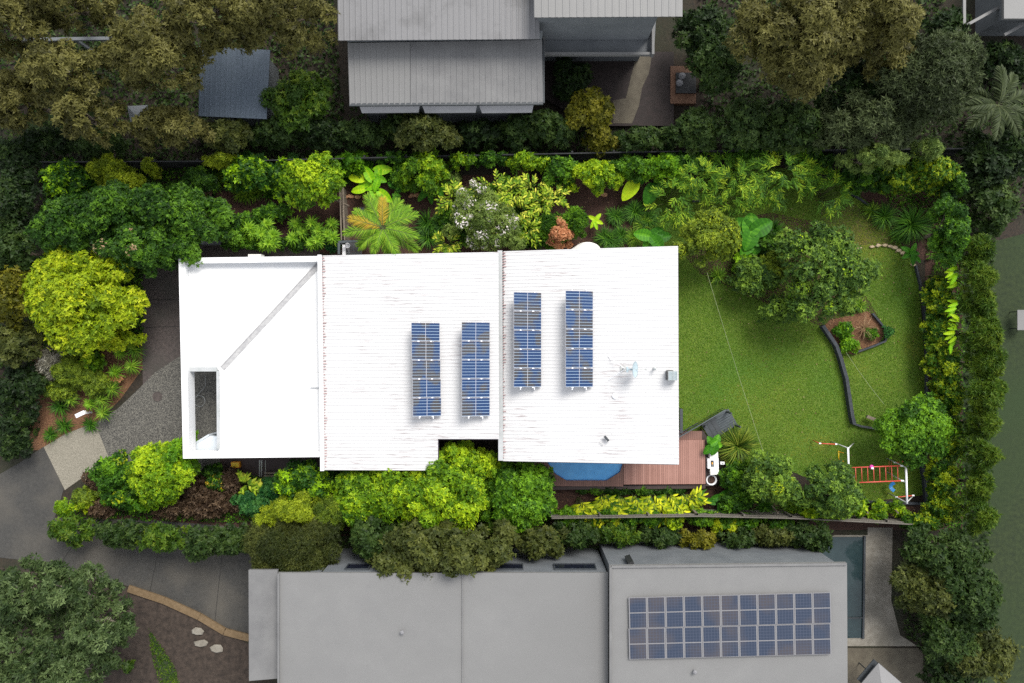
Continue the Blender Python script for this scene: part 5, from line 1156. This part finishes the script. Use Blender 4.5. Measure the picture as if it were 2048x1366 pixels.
for x, y, rx, ry, lb in ((820, 1050, 50, 36, 'dim green tree side beyond the block edge near the golden dome'), (1005, 1050, 45, 30, 'lime-topped shrub at the block edge under the tall lime tree')):
    SH(x, y, rx, ry, 3.2, lb, 'shrub', 'outlime')
T(890, 1095, 140, 58, 6.4, 'dark olive-green tree hanging over the long pale house roof', 'tree', 'outolive', leaf=.2, bias=.5, lobe=.3)
T(760, 1075, 60, 46, 4.5, 'dim green tree beside the feathery golden tree and pale wall', 'tree', 'outgreen', leaf=.2)
# ginger bed and hedge below the deck
GG = 'variegated gingers below the deck'
for x, y, r, az, lb in ((1160, 1004, 36, -70, 'large-leaved ginger nearest the mid-green tree'), (1185, 1012, 30, -80, 'drooping ginger with the longest leaves near the pool'), (1220, 1003, 38, -90, 'yellow ginger below the cut corner of the pool'), (1248, 1002, 38, -90, 'bright yellow ginger below the join of deck and pool'), (1285, 1003, 38, -90, 'yellow ginger below the middle of the deck'), (1315, 1004, 38, -85, 'tallest yellow ginger below the deck'), (1345, 1003, 38, -80, 'yellow ginger below the white roof corner'), (1375, 996, 26, -30, 'last yellow ginger, below the barbecue end of the deck')):
    ginger_plant(x, y, r, 1.15, lb, stalks=11, per=9, az0=az, group=GG, leaf=.6 if x < 1200 else .52, wd=.13)
for x, lb in ((1205, 'lower yellow ginger touching the paling fence below the pool corner'), (1240, 'lower yellow ginger touching the paling fence below the pool'), (1272, 'lower yellow ginger touching the paling fence below the deck start'), (1304, 'lower yellow ginger touching the paling fence below the deck middle'), (1338, 'lower yellow ginger touching the paling fence below the roof corner'), (1366, 'lower yellow ginger touching the paling fence nearest the planter')):
    ginger_plant(x, 990, 34, 1.0, lb, stalks=12, per=9, az0=-85, group=GG, leaf=.5, wd=.13)
SH(1260, 980, 130, 6, .7, 'low narrow green edging hedge against the deck boards', 'hedge', 'dark', lobe=.9)
HG = 'low green shrubs outside the paling fence'
for x, y, rx, pal, lb in ((1140, 1035, 40, 'mid', 'green fence shrub below the longest-leaved ginger'), (1215, 1030, 34, 'mid', 'green fence shrub below the pool corner ginger'), (1262, 1032, 30, 'mid', 'rounded green fence shrub below the deck middle'), (1305, 1036, 28, 'mid', 'rounded green fence shrub before the lime one'), (1345, 1040, 24, 'limegreen', 'lime fence shrub below the white roof corner'), (1400, 1036, 34, 'mid', 'green fence shrub below the round planter'), (1455, 1042, 28, 'mid', 'green fence shrub with a lime neighbour'), (1435, 1046, 12, 'lime', 'tiny lime ball shrub outside the fence'), (1462, 1050, 10, 'lime', 'second tiny lime ball shrub outside the fence'), (1500, 1042, 30, 'mid', 'green fence shrub beyond the tiny lime balls'), (1560, 1052, 34, 'mid', 'straggling green fence shrub by the teal pool')):
    SH(x, y, rx, 17, 1.5, lb, 'shrub', pal, bias=.55, group=HG)
# planting round the deck end
elephant_plant(1427, 886, 1.2, [(-6, -4, 120, 16, .5), (6, -6, 60, 18, .6), (-7, 6, 200, 15, .45), (8, 4, -10, 15, .9), (0, 12, -100, 20, .4), (-12, 14, -130, 16, .4), (1, -1, 30, 14, .6)], 'broad-leaved potted plant at the foot of the garden stairs')
strap_plant(1476, 893, 38, 1.1, 640, .055, 'flax', 'large yellow-striped flax beside the garden stairs', name='flax_plant', ry=36)
SH(1474, 962, 28, 36, 1.8, 'dense green shrub beside the round white planter', 'shrub', 'mid', leaf=.16)
SH(1490, 985, 34, 30, 1.8, 'green shrub with yellow flecks below the flax', 'shrub', 'mid', extra=('lime', .15, 18, .15, 'new_growth', 'yellow new leaves'))
SH(1470, 1005, 32, 22, 1.5, 'low green shrub between planter and paling fence', 'shrub', 'mid')
SH(1490, 935, 24, 20, 1.5, 'small green shrub just below the flax', 'shrub', 'limegreen', bias=.3)
elephant_plant(1436, 994, .8, [(0, 0, 20, 22, .3), (-16, 8, 160, 20, .3), (14, -8, 30, 20, .25), (5, 24, 100, 22, .35)], 'blue-green broad-leaved plant below the round planter', asp=.5)
T(1545, 957, 56, 54, 3.6, 'round green tree with golden edge between flax and swings', 'tree', 'loose', extra=('lime', .14, 60, .14, 'new_growth', 'golden new leaves'), bias=.62, leaf=.14, lobe=.25)
T(1662, 978, 60, 52, 3.8, 'dense dark round tree leaning over the climbing frame end', 'tree', 'loose', bias=.5, leaf=.14, lobe=.24, rag=.1)
SH(1655, 1022, 60, 20, 2.4, 'green-gold skirt shrub below the dense round tree', 'shrub', 'limegreen', bias=.4)
SH(1715, 1012, 20, 20, 1.8, 'lime shrub at the fence between round tree and swing', 'shrub', 'limegreen')
SH(1755, 1024, 22, 20, 1.4, 'lime sprig shrub leaning over the paling fence', 'shrub', 'limegreen')
SH(1792, 1018, 17, 14, 1.3, 'small lime shrub behind the blue swing', 'shrub', 'limegreen')
strap_plant(1592, 1008, 32, .9, 320, .05, 'straplight', 'light strap clump between the two round lawn trees', ry=26)
strap_plant(1530, 1015, 22, .7, 160, .05, 'strap', 'dark strap clump at the paling fence below the golden-edged tree')
# back hedge and the back corner
HB = 'golden hedge shrubs along the back boundary'
T(1826, 858, 70, 68, 3.6, 'rounded many-lobed green tree at the hedge side of the lawn', 'tree', 'mid', bias=.62, leaf=.14, lobe=.3, rag=.12)
for x, y, rx, ry, lb in ((1885, 600, 30, 48, 'dark golden hedge shrub level with the stone arc'), (1882, 665, 32, 48, 'golden hedge shrub beside the thin edging'), (1888, 735, 32, 48, 'golden hedge shrub above the rounded lawn tree'), (1898, 800, 26, 44, 'golden hedge shrub touching the rounded tree top'), (1902, 875, 24, 48, 'golden hedge shrub behind the rounded tree'), (1888, 950, 32, 46, 'golden hedge shrub behind the climbing frame'), (1888, 1015, 32, 34, 'golden hedge shrub in the back corner of the block'), (1845, 1045, 40, 18, 'golden hedge shrub beside the fence end')):
    SH(x, y, rx, ry, 2.4, lb, 'hedge', 'tipped', leaf=.15, group=HB, bias=.52)
SH(1866, 640, 10, 90, 1.0, 'low yellow strip of hedge beside the dark edging', 'hedge', 'tipped')
for x, y, lb, lv in ((1905, 545, 'bright banana-like plant over the top of the back hedge', [(0, -14, 160, 20, .7), (-6, -2, 190, 18, .8), (2, 8, 210, 22, .6), (0, 20, 170, 20, .75)]), (1906, 615, 'bright broad-leaved plant midway along the back hedge', [(0, -12, 170, 20, .7), (-4, 4, 200, 22, .6), (3, 18, 150, 20, .8)]), (1903, 668, 'bright broad-leaved plant lowest along the back hedge', [(2, -18, 150, 18, .7), (-4, -2, 190, 22, .8), (2, 12, 220, 20, .7), (-2, 24, 240, 18, .6)])):
    lv = [(a, b + q * 7, c + q * 28, d * .72, e - .1 * q) for a, b, c, d, e in lv for q in (0, 1)]
    elephant_plant(x, y, 2.7, lv, lb, pal='biglime', asp=.4, name='broad_leaved_plant')
T(1893, 465, 34, 66, 4.4, 'deep green column of foliage in the upper back corner', 'tree', 'mid', bias=.4)
SH(1855, 345, 56, 42, 3.6, 'yellow-tipped dark shrub in the top back corner', 'shrub', 'tipped', bias=.52)
SH(1785, 355, 48, 34, 3.2, 'yellow-tipped shrub beside the grey-green canopy', 'shrub', 'tipped', bias=.48)
SH(1905, 375, 22, 46, 3.4, 'dark shrub at the very back corner of the block', 'shrub', 'dark')
SH(1725, 355, 44, 26, 2.6, 'dark shrub between bamboo and the yellow-tipped shrubs', 'shrub', 'mid', bias=.25)
T(1735, 318, 62, 26, 5.5, 'grey-green soft canopy edge over the upper boundary fence', 'tree', 'greygreen', leaf=.14, asp=.3)
T(1845, 305, 30, 18, 5.0, 'small grey-green canopy tuft near the back corner fence', 'tree', 'greygreen', leaf=.14, asp=.3)
strap_plant(1825, 448, 42, 1.3, 420, .06, 'strap', 'large dark flax arching in the shady back bed', ry=34, name='flax_plant')
strap_plant(1770, 432, 26, .8, 220, .05, 'strap', 'dark strap clump at the shady lawn edge')
strap_plant(1745, 420, 16, .6, 120, .05, 'straplight', 'small olive strap clump at the shady lawn edge')
strap_plant(1800, 470, 18, .6, 120, .05, 'strap', 'dark strap tuft close to the stone arc')
elephant_plant(1822, 505, .9, [(-10, -6, 150, 16, .4), (6, -10, 60, 16, .5), (8, 2, 0, 16, .35), (-8, 6, 210, 16, .4), (4, 16, -80, 16, .3), (14, 14, -40, 14, .4)], 'blue-green split-leaf plant at the end of the stone arc', asp=.55)
# bamboo and top boundary
spray_plant(1555, 345, 88, 48, 3.4, 150, 'broad fountain of light bamboo over the shaded lawn')
spray_plant(1470, 358, 56, 50, 3.2, 80, 'light bamboo beside the broad fountain one')
spray_plant(1400, 350, 48, 38, 3.0, 60, 'shorter bamboo above the dark valve box')
spray_plant(1350, 395, 34, 38, 2.6, 45, 'low bamboo reaching down to the house corner bed')
spray_plant(1665, 385, 26, 42, 2.8, 36, 'slim yellowing bamboo spray hanging over the shaded lawn')
SH(1330, 335, 50, 26, 2.8, 'bright leafy shrub at the fence beside the bamboo', 'shrub', 'bright', bias=.45)
SH(1265, 335, 44, 26, 2.6, 'green shrub at the fence above the elephant ears', 'shrub', 'mid', bias=.6)
SH(1190, 350, 50, 34, 2.8, 'lime-tipped shrub over the mulch above the dark conifers', 'shrub', 'limegreen', bias=.55)
SH(1120, 340, 40, 30, 2.6, 'green shrub next to the lime-tipped one', 'shrub', 'mid', bias=.45)
SH(1055, 322, 46, 18, 2.4, 'thin green hedge shrub along the fence above the pale gingers', 'shrub', 'limegreen', bias=.35)
SH(985, 318, 40, 14, 2.2, 'dark hedge shrub at the fence above the grevillea', 'shrub', 'mid')
SH(925, 322, 34, 14, 2.2, 'small mixed hedge shrub along the fence', 'shrub', 'limegreen', bias=.3)
SH(848, 340, 48, 40, 3.0, 'green shrub at the fence above the palm crown', 'shrub', 'limegreen', bias=.3, leaf=.18)
SH(800, 350, 16, 30, 1.8, 'pale small-leaved shrub between big leaves and palm', 'shrub', 'mid', bias=.6)
SH(700, 328, 44, 22, 2.0, 'fresh green leafy shrub at the fence behind the big-leaf plant', 'shrub', 'bright', bias=.35, leaf=.22)
SH(795, 318, 40, 12, 2.0, 'thin dark hedge at the fence behind the mulch bed', 'shrub', 'mid')
for x, y, lb in ((1365, 325, 'dark gap-filling shrub behind the bamboo'), (1500, 315, 'green shrub behind the broad bamboo'), (1620, 318, 'dark green shrub at the fence beyond the bamboo')):
    SH(x, y, 52, 18, 2.4, lb, 'shrub', 'mid', bias=.3)
elephant_plant(745, 362, 1.3, [(-32, -6, 170, 26, .95), (-16, 6, 220, 26, .45), (-8, -14, 120, 26, .5), (12, -20, 80, 20, .35), (20, -22, 10, 28, .6), (14, -4, -20, 22, .25), (-4, 10, 200, 26, .5), (-28, 18, 190, 22, .7), (6, 26, -70, 26, .5), (24, 30, -40, 26, .6), (8, 8, 250, 20, .35)], 'bright plant with large paddle leaves above the palm', pal='biglime', name='paddle_leaf_plant', asp=.6)
ginger_plant(787, 385, 18, .9, 'small leafy ginger beside the palm tip', pal='bright' if False else 'big', stalks=6, per=7, leaf=.4, wd=.17)
strap_plant(785, 348, 20, .6, 160, .05, 'strap', 'dark grassy tuft beside the paddle-leaf plant')
strap_plant(690, 355, 14, .5, 90, .05, 'strap', 'dark tuft at the head of the timber side fence')
palm(766, 456, 3.6, [(150, 54, None), (188, 66, None), (166, 58, 'palmold'), (115, 62, None), (98, 60, None), (88, 50, 'palmold'), (62, 60, None), (35, 58, None), (20, 64, None), (-15, 64, None), (-32, 70, None), (-60, 54, None), (-80, 46, None), (-110, 46, None), (-145, 50, None), (215, 56, None), (105, 36, 'dead'), (255, 36, None), (130, 40, None), (-50, 38, None)], 'feathery palm with orange old fronds leaning over the roof edge', name='palm_tree', lw=.03)
strap_plant(870, 462, 42, .9, 700, .05, 'strap', 'dark grassy mass between palm and grevillea', ry=38, heads=7)
for x, y, r, lb in ((905, 395, 32, 'pale ginger above the dark grassy mass'), (935, 420, 30, 'yellow-green ginger behind the grevillea'), (895, 485, 26, 'low pale ginger at the roof edge by the grassy mass'), (990, 375, 30, 'yellow ginger at the top of the pale ginger bank'), (1025, 385, 34, 'tall pale ginger in the bank centre'), (1065, 375, 30, 'ginger with pale tips near the dry grass'), (1085, 405, 32, 'cream-leaved ginger nearest the bronze conifer'), (1040, 420, 34, 'dense pale ginger above the roof joint'), (1000, 415, 28, 'bright ginger beside the white-blossom shrub'), (1110, 392, 26, 'ginger at the end of the pale bank'), (1055, 455, 28, 'green ginger between grevillea and conifer')):
    ginger_plant(x, y, r, 1.9, lb, pal='croton' if y < 440 else 'bright' if False else 'croton', stalks=16, per=9, leaf=.32, wd=.09, group='pale gingers above the roof joint', name='pale_ginger')
SH(1010, 400, 85, 40, 1.3, 'green undergrowth beneath the pale ginger bank', 'shrub', 'mid', bias=.5)
SH(925, 440, 50, 40, 1.2, 'dark undergrowth beneath the yellow-green gingers', 'shrub', 'mid', bias=.4)
SH(1050, 470, 40, 26, 1.4, 'dark leafy shrub against the roof near the joint', 'shrub', 'dark')
SH(895, 360, 24, 16, 1.2, 'small olive shrub over the bark mulch', 'shrub', 'greygreen')
for x, y, lb in ((1045, 345, 'bare pale dry grass plume in the ginger bank'), (1112, 365, 'brown dry grass tuft at the mulch edge')):
    strap_plant(x, y, 16, 1.4, 60, .03, 'dead', lb, name='dry_grass', cat='grass tuft')
T(965, 440, 72, 62, 3.4, 'airy grey-green grevillea tree with white blossom spikes', 'tree', 'greygreen', leaf=.15, asp=.22, spiky=1, cover=1.1, rag=.6, lobe=.2, bias=.6, extra=('white', .35, 40, .16, 'blossom', 'white blossom spikes'))
SH(985, 480, 38, 18, 3.2, 'sparse olive twigs of foliage dipping over the roof edge', 'shrub', 'greygreen', leaf=.16, asp=.4, cover=1.4, lobe=.4, extra=('croton', .25, 16, .16, 'new_growth', 'cream young leaves'))
SH(1105, 462, 38, 34, 2.8, 'rounded fine green conifer with copper growth at the roof edge', 'conifer', 'mid', leaf=.12, asp=.25, spiky=1, cover=3, rag=.05, lobe=.3, bias=.5)
SH(1118, 466, 28, 30, 3.3, 'copper-coloured crown of the conifer cluster', 'conifer', 'copper', leaf=.1, asp=.5, lobe=.24, cover=2.4, rag=.15)
SH(1150, 446, 26, 30, 2.6, 'second rounded fine green conifer beside the copper one', 'conifer', 'mid', leaf=.12, asp=.25, spiky=1, cover=3, rag=.05, lobe=.32, bias=.5)
elephant_plant(1190, 440, .8, [(-6, -4, 150, 14, .8), (6, -6, 50, 14, .7), (8, 4, -20, 14, .8), (-4, 8, -120, 14, .7), (2, 12, -70, 12, .6)], 'small pale-leaved plant between conifer and grassy mounds', pal='biglime', asp=.5, name='broad_leaved_plant')
LG = 'grassy liriope mounds beside the garden wing'
for x, y, r, lb in ((1218, 455, 30, 'grassy mound beside the small pale-leaved plant'), (1250, 435, 32, 'grassy mound at the upper middle of the group'), (1285, 430, 28, 'grassy mound nearest the elephant ears'), (1240, 475, 30, 'grassy mound touching the roof edge'), (1275, 460, 26, 'grassy mound at the lower end of the group')):
    strap_plant(x, y, r, .7, 420, .045, 'strap' if r > 26 else 'straplight', lb, group=LG, heads=2)
elephant_plant(1262, 378, 1.3, [(-2, 2, 235, 36, .9)], 'single bright ribbed leaf plant over the bark mulch', pal='biglime', asp=.62)
elephant_plant(1298, 385, 1.2, [(2, 4, 250, 34, .35), (14, -12, 60, 24, .3), (-18, -32, 90, 24, .3)], 'deep green elephant ear beside the single bright leaf', asp=.7)
elephant_plant(1305, 478, 1.1, [(-20, -8, 170, 26, .6), (-8, 8, 230, 24, .55), (10, 8, -50, 26, .4), (8, -10, 40, 28, .3), (22, -4, 10, 24, .25), (-2, 0, 130, 18, .5)], 'elephant ear clump in the corner outside the garden wing')
elephant_plant(870, 378, 1.0, [(-18, 4, 240, 26, .5), (8, 2, 300, 22, .4), (22, -16, 20, 20, .5), (-6, -10, 120, 20, .5)], 'elephant ear over the bark mulch above the grassy mass', asp=.6)
elephant_plant(855, 385, .7, [(-10, 6, 230, 22, .5), (6, 10, 280, 20, .4)], 'lone upright elephant ear beside the other over the mulch', asp=.5)
# lawn island
T(1412, 478, 60, 54, 3.6, 'rounded olive tree with golden side near the garden wing corner', 'tree', 'olive', leaf=.13, bias=.45, lobe=.28, extra=('wattle', .35, 90, .13, 'new_growth', 'golden new foliage'))
elephant_plant(1502, 468, 1.3, [(-18, -16, 140, 32, .4), (0, -20, 80, 36, .6), (22, -14, 30, 34, .35), (20, 8, -20, 38, .5), (-4, 12, 250, 32, .45), (-20, 6, 200, 30, .35), (8, 24, -90, 28, .4), (-10, 30, 230, 24, .55), (34, 18, -40, 24, .3)], 'big elephant ear clump between olive tree and grey-green tree', asp=.85)
SH(1484, 525, 22, 20, 1.6, 'bright small round shrub below the big elephant ears', 'shrub', 'bright', bias=.5)
SH(1510, 552, 52, 40, 2.6, 'rounded green shrub with golden tips on the lawn island', 'shrub', 'loose', bias=.55, leaf=.14)
SH(1545, 535, 30, 32, 2.4, 'golden-tipped shrub beside the grey-green tree', 'shrub', 'olive', leaf=.14)
SH(1545, 490, 30, 30, 1.8, 'dark leafy shrub between elephant ears and grey-green tree', 'shrub', 'dark')
strap_plant(1548, 460, 20, .8, 160, .06, 'strap', 'dark spiky tuft beyond the big elephant ears')
strap_plant(1436, 552, 16, .6, 120, .06, 'straplight', 'small spiky tuft at the island tip by the lawn')
T(1645, 545, 98, 92, 4.8, 'large airy grey-green tree standing on the lawn island', 'tree', 'loose', leaf=.18, asp=.42, cover=1.35, rag=.26, lobe=.18, bias=.5, extra=('limegreen', .12, 26, .18, 'new_growth', 'light new leaves'))
SH(1570, 620, 44, 28, 3.0, 'trailing low branch of foliage reaching over the sunny lawn', 'shrub', 'loose', cover=1.2, lobe=.34, bias=.55)
strap_plant(1705, 610, 40, 1.0, 420, .05, 'straplight', 'grassy clump at the foot of the large airy tree', ry=26, heads=3)
SH(1690, 660, 17, 13, .7, 'small bright herb in the round mulch bed', 'herb', 'bright', leaf=.16)
SH(1698, 690, 20, 12, .6, 'low bright herb at the edging of the mulch bed', 'herb', 'bright', leaf=.16)
SH(1740, 668, 13, 10, .5, 'little dark herb near the tip of the mulch bed', 'herb', 'mid')
SH(1776, 664, 12, 11, .7, 'tiny purple-green tuft outside the bed tip', 'herb', 'blue')
strap_plant(1728, 656, 24, .35, 46, .02, 'dead', 'dry straw stalks lying on the mulch bed', name='dry_grass', cat='grass tuft')
q = P(1742, 836, .4); t = thing('timber_offcut', 'short pale timber post lying beside the rounded lawn tree', 'post', q); MB().box(q, (.55, .18, .14), R(-22)).obj('beam', M['offwhite'] if False else M['timber'], t)
# ---------------------------------------------------------------- beyond the block: top side
OT = dict(leaf=.21, asp=.36, cover=1.9, lobe=.24, rag=.25)
GTN = 'tan-leaved gum trees above the front corner'
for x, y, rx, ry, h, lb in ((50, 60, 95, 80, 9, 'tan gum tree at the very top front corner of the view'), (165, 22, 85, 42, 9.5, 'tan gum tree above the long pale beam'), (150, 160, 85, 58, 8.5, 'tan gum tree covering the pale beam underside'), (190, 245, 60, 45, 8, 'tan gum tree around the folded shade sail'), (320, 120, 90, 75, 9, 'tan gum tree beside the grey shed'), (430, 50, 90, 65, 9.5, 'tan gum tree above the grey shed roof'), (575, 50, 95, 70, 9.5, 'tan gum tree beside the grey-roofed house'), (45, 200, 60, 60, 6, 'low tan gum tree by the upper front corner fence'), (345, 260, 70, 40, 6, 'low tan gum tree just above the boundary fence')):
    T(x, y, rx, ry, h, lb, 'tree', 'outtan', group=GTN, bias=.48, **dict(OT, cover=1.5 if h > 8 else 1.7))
for x, y, rx, ry, h, pal, lb in ((600, 205, 62, 60, 4, 'outlime', 'dark lime-green shrub mass beside the grey shed'), (560, 262, 60, 30, 3, 'outgreen', 'dark shrub above the fence under the shed'), (650, 265, 50, 32, 3, 'outdark', 'dark shrub at the corner of the awning house'), (90, 285, 60, 26, 3, 'outdark', 'dark low growth above the front corner fence'), (200, 285, 50, 24, 3, 'outgreen', 'green low growth above the pale feathery shrub'), (455, 270, 50, 30, 3.5, 'outolive', 'olive shrub between shed and fence'), (720, 268, 46, 28, 3, 'outgreen', 'dark leafy shrub below the first awning'), (790, 250, 30, 24, 3, 'outgreen', 'small green shrub below the awnings'), (855, 268, 66, 36, 4, 'outolive', 'rounded olive tree below the middle awning'), (955, 268, 50, 28, 3, 'outdark', 'dark shrub below the last awning'), (1040, 262, 44, 34, 3, 'outgreen', 'green shrub at the corner of the grey house'), (1100, 255, 50, 36, 3.2, 'outgreen', 'green shrub beside the bright yellow one'), (1180, 228, 44, 44, 3.6, 'outyellow', 'bright yellow-green tree at the corner of the terrace'), (1200, 285, 36, 20, 2.6, 'outyellow', 'low yellow shrub below the yellow tree'), (1140, 165, 40, 44, 2.5, 'outdark', 'very dark planting on the brown terrace corner'), (1290, 278, 60, 26, 3, 'outgreen', 'green shrub below the brown terrace'), (1385, 262, 55, 38, 3.6, 'outgreen', 'green shrub below the timber daybed'), (1400, 70, 50, 55, 4, 'outdark', 'dark tree behind the timber daybed'), (1430, 130, 50, 60, 4.5, 'outgreen', 'green tree next to the timber daybed'), (1485, 255, 70, 50, 4.5, 'outgreen', 'round green tree between daybed and tan gum'), (1590, 260, 80, 46, 4.5, 'outgreen', 'dull green tree below the big tan gum')):
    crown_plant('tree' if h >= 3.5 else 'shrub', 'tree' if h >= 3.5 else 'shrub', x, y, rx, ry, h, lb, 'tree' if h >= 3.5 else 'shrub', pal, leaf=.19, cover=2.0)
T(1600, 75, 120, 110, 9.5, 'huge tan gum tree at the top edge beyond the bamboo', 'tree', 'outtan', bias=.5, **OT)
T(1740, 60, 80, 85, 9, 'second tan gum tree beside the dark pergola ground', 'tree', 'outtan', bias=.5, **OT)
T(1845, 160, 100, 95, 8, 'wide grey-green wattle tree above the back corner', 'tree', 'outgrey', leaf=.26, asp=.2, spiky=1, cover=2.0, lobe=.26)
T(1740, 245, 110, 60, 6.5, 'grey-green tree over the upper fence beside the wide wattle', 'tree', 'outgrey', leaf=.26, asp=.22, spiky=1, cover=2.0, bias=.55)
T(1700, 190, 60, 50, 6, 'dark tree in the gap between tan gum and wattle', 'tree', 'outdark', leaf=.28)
palm(1995, 210, 3.2, [(a_, 62, None) for a_ in (20, 60, 100, 150, 185, 215, 260, 300, 340)], 'dim spreading palm in dark ground near the pergola', pal='outgrey', lw=.09)
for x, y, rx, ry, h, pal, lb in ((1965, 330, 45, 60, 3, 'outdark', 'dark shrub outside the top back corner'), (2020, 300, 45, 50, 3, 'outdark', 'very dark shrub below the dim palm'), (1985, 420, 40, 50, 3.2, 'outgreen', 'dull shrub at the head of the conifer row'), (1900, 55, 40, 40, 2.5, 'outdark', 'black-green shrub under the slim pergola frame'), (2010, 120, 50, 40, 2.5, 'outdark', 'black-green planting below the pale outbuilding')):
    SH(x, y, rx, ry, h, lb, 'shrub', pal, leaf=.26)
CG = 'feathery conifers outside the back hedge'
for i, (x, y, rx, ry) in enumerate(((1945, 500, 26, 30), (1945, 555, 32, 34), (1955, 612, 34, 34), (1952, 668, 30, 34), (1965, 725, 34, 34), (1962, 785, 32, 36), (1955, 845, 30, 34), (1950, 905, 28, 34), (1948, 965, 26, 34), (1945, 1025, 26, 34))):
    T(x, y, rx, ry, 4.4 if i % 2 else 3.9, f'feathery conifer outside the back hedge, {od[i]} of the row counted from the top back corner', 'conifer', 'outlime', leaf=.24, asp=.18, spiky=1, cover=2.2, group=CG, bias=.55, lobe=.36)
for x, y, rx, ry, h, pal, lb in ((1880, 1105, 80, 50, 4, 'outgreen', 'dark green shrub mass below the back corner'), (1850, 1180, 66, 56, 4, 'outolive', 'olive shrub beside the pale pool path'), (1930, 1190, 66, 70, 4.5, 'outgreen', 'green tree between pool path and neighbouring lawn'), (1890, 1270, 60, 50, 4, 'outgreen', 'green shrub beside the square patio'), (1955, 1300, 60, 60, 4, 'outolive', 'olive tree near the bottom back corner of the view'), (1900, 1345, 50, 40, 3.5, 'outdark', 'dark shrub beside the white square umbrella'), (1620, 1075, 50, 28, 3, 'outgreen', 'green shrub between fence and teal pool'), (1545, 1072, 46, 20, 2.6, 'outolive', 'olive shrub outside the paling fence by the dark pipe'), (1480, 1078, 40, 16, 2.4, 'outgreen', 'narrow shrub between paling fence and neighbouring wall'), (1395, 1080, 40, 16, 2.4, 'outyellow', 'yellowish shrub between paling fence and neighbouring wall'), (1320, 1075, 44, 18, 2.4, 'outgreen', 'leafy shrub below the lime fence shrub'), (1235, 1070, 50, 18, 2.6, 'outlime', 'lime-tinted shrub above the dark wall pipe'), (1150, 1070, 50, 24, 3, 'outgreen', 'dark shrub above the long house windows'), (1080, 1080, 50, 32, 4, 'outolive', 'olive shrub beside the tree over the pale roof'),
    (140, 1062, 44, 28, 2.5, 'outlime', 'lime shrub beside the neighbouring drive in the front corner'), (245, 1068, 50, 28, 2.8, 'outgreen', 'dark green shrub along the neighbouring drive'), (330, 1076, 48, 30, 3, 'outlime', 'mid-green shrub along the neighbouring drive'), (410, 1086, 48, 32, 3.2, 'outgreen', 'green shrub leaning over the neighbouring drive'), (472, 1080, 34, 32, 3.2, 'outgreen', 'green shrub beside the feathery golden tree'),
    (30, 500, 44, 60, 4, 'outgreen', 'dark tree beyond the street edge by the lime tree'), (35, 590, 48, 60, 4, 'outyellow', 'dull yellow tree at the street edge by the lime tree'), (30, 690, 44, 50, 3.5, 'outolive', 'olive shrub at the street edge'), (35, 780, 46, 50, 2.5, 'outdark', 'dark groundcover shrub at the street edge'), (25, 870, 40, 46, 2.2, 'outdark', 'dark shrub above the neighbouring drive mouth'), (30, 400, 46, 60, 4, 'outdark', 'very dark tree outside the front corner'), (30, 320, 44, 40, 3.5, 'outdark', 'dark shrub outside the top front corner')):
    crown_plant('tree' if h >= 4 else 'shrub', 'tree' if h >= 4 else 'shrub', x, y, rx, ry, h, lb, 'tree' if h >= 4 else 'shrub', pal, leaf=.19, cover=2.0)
GB = 'grey-green gum trees in the bottom front corner'
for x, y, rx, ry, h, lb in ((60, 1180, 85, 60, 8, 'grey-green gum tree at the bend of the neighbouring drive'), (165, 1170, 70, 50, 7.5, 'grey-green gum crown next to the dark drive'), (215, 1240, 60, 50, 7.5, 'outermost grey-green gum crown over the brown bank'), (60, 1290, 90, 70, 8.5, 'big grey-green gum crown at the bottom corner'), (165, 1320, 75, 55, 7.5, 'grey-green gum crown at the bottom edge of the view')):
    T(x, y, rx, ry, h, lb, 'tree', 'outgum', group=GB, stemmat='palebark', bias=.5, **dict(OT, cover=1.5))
for x, y, lb in ((228, 1325, 'small green tuft on the brown bank by the gum trees'), (255, 1332, 'second green tuft on the brown bank')):
    SH(x, y, 12, 11, .8, lb, 'shrub', 'outlime')
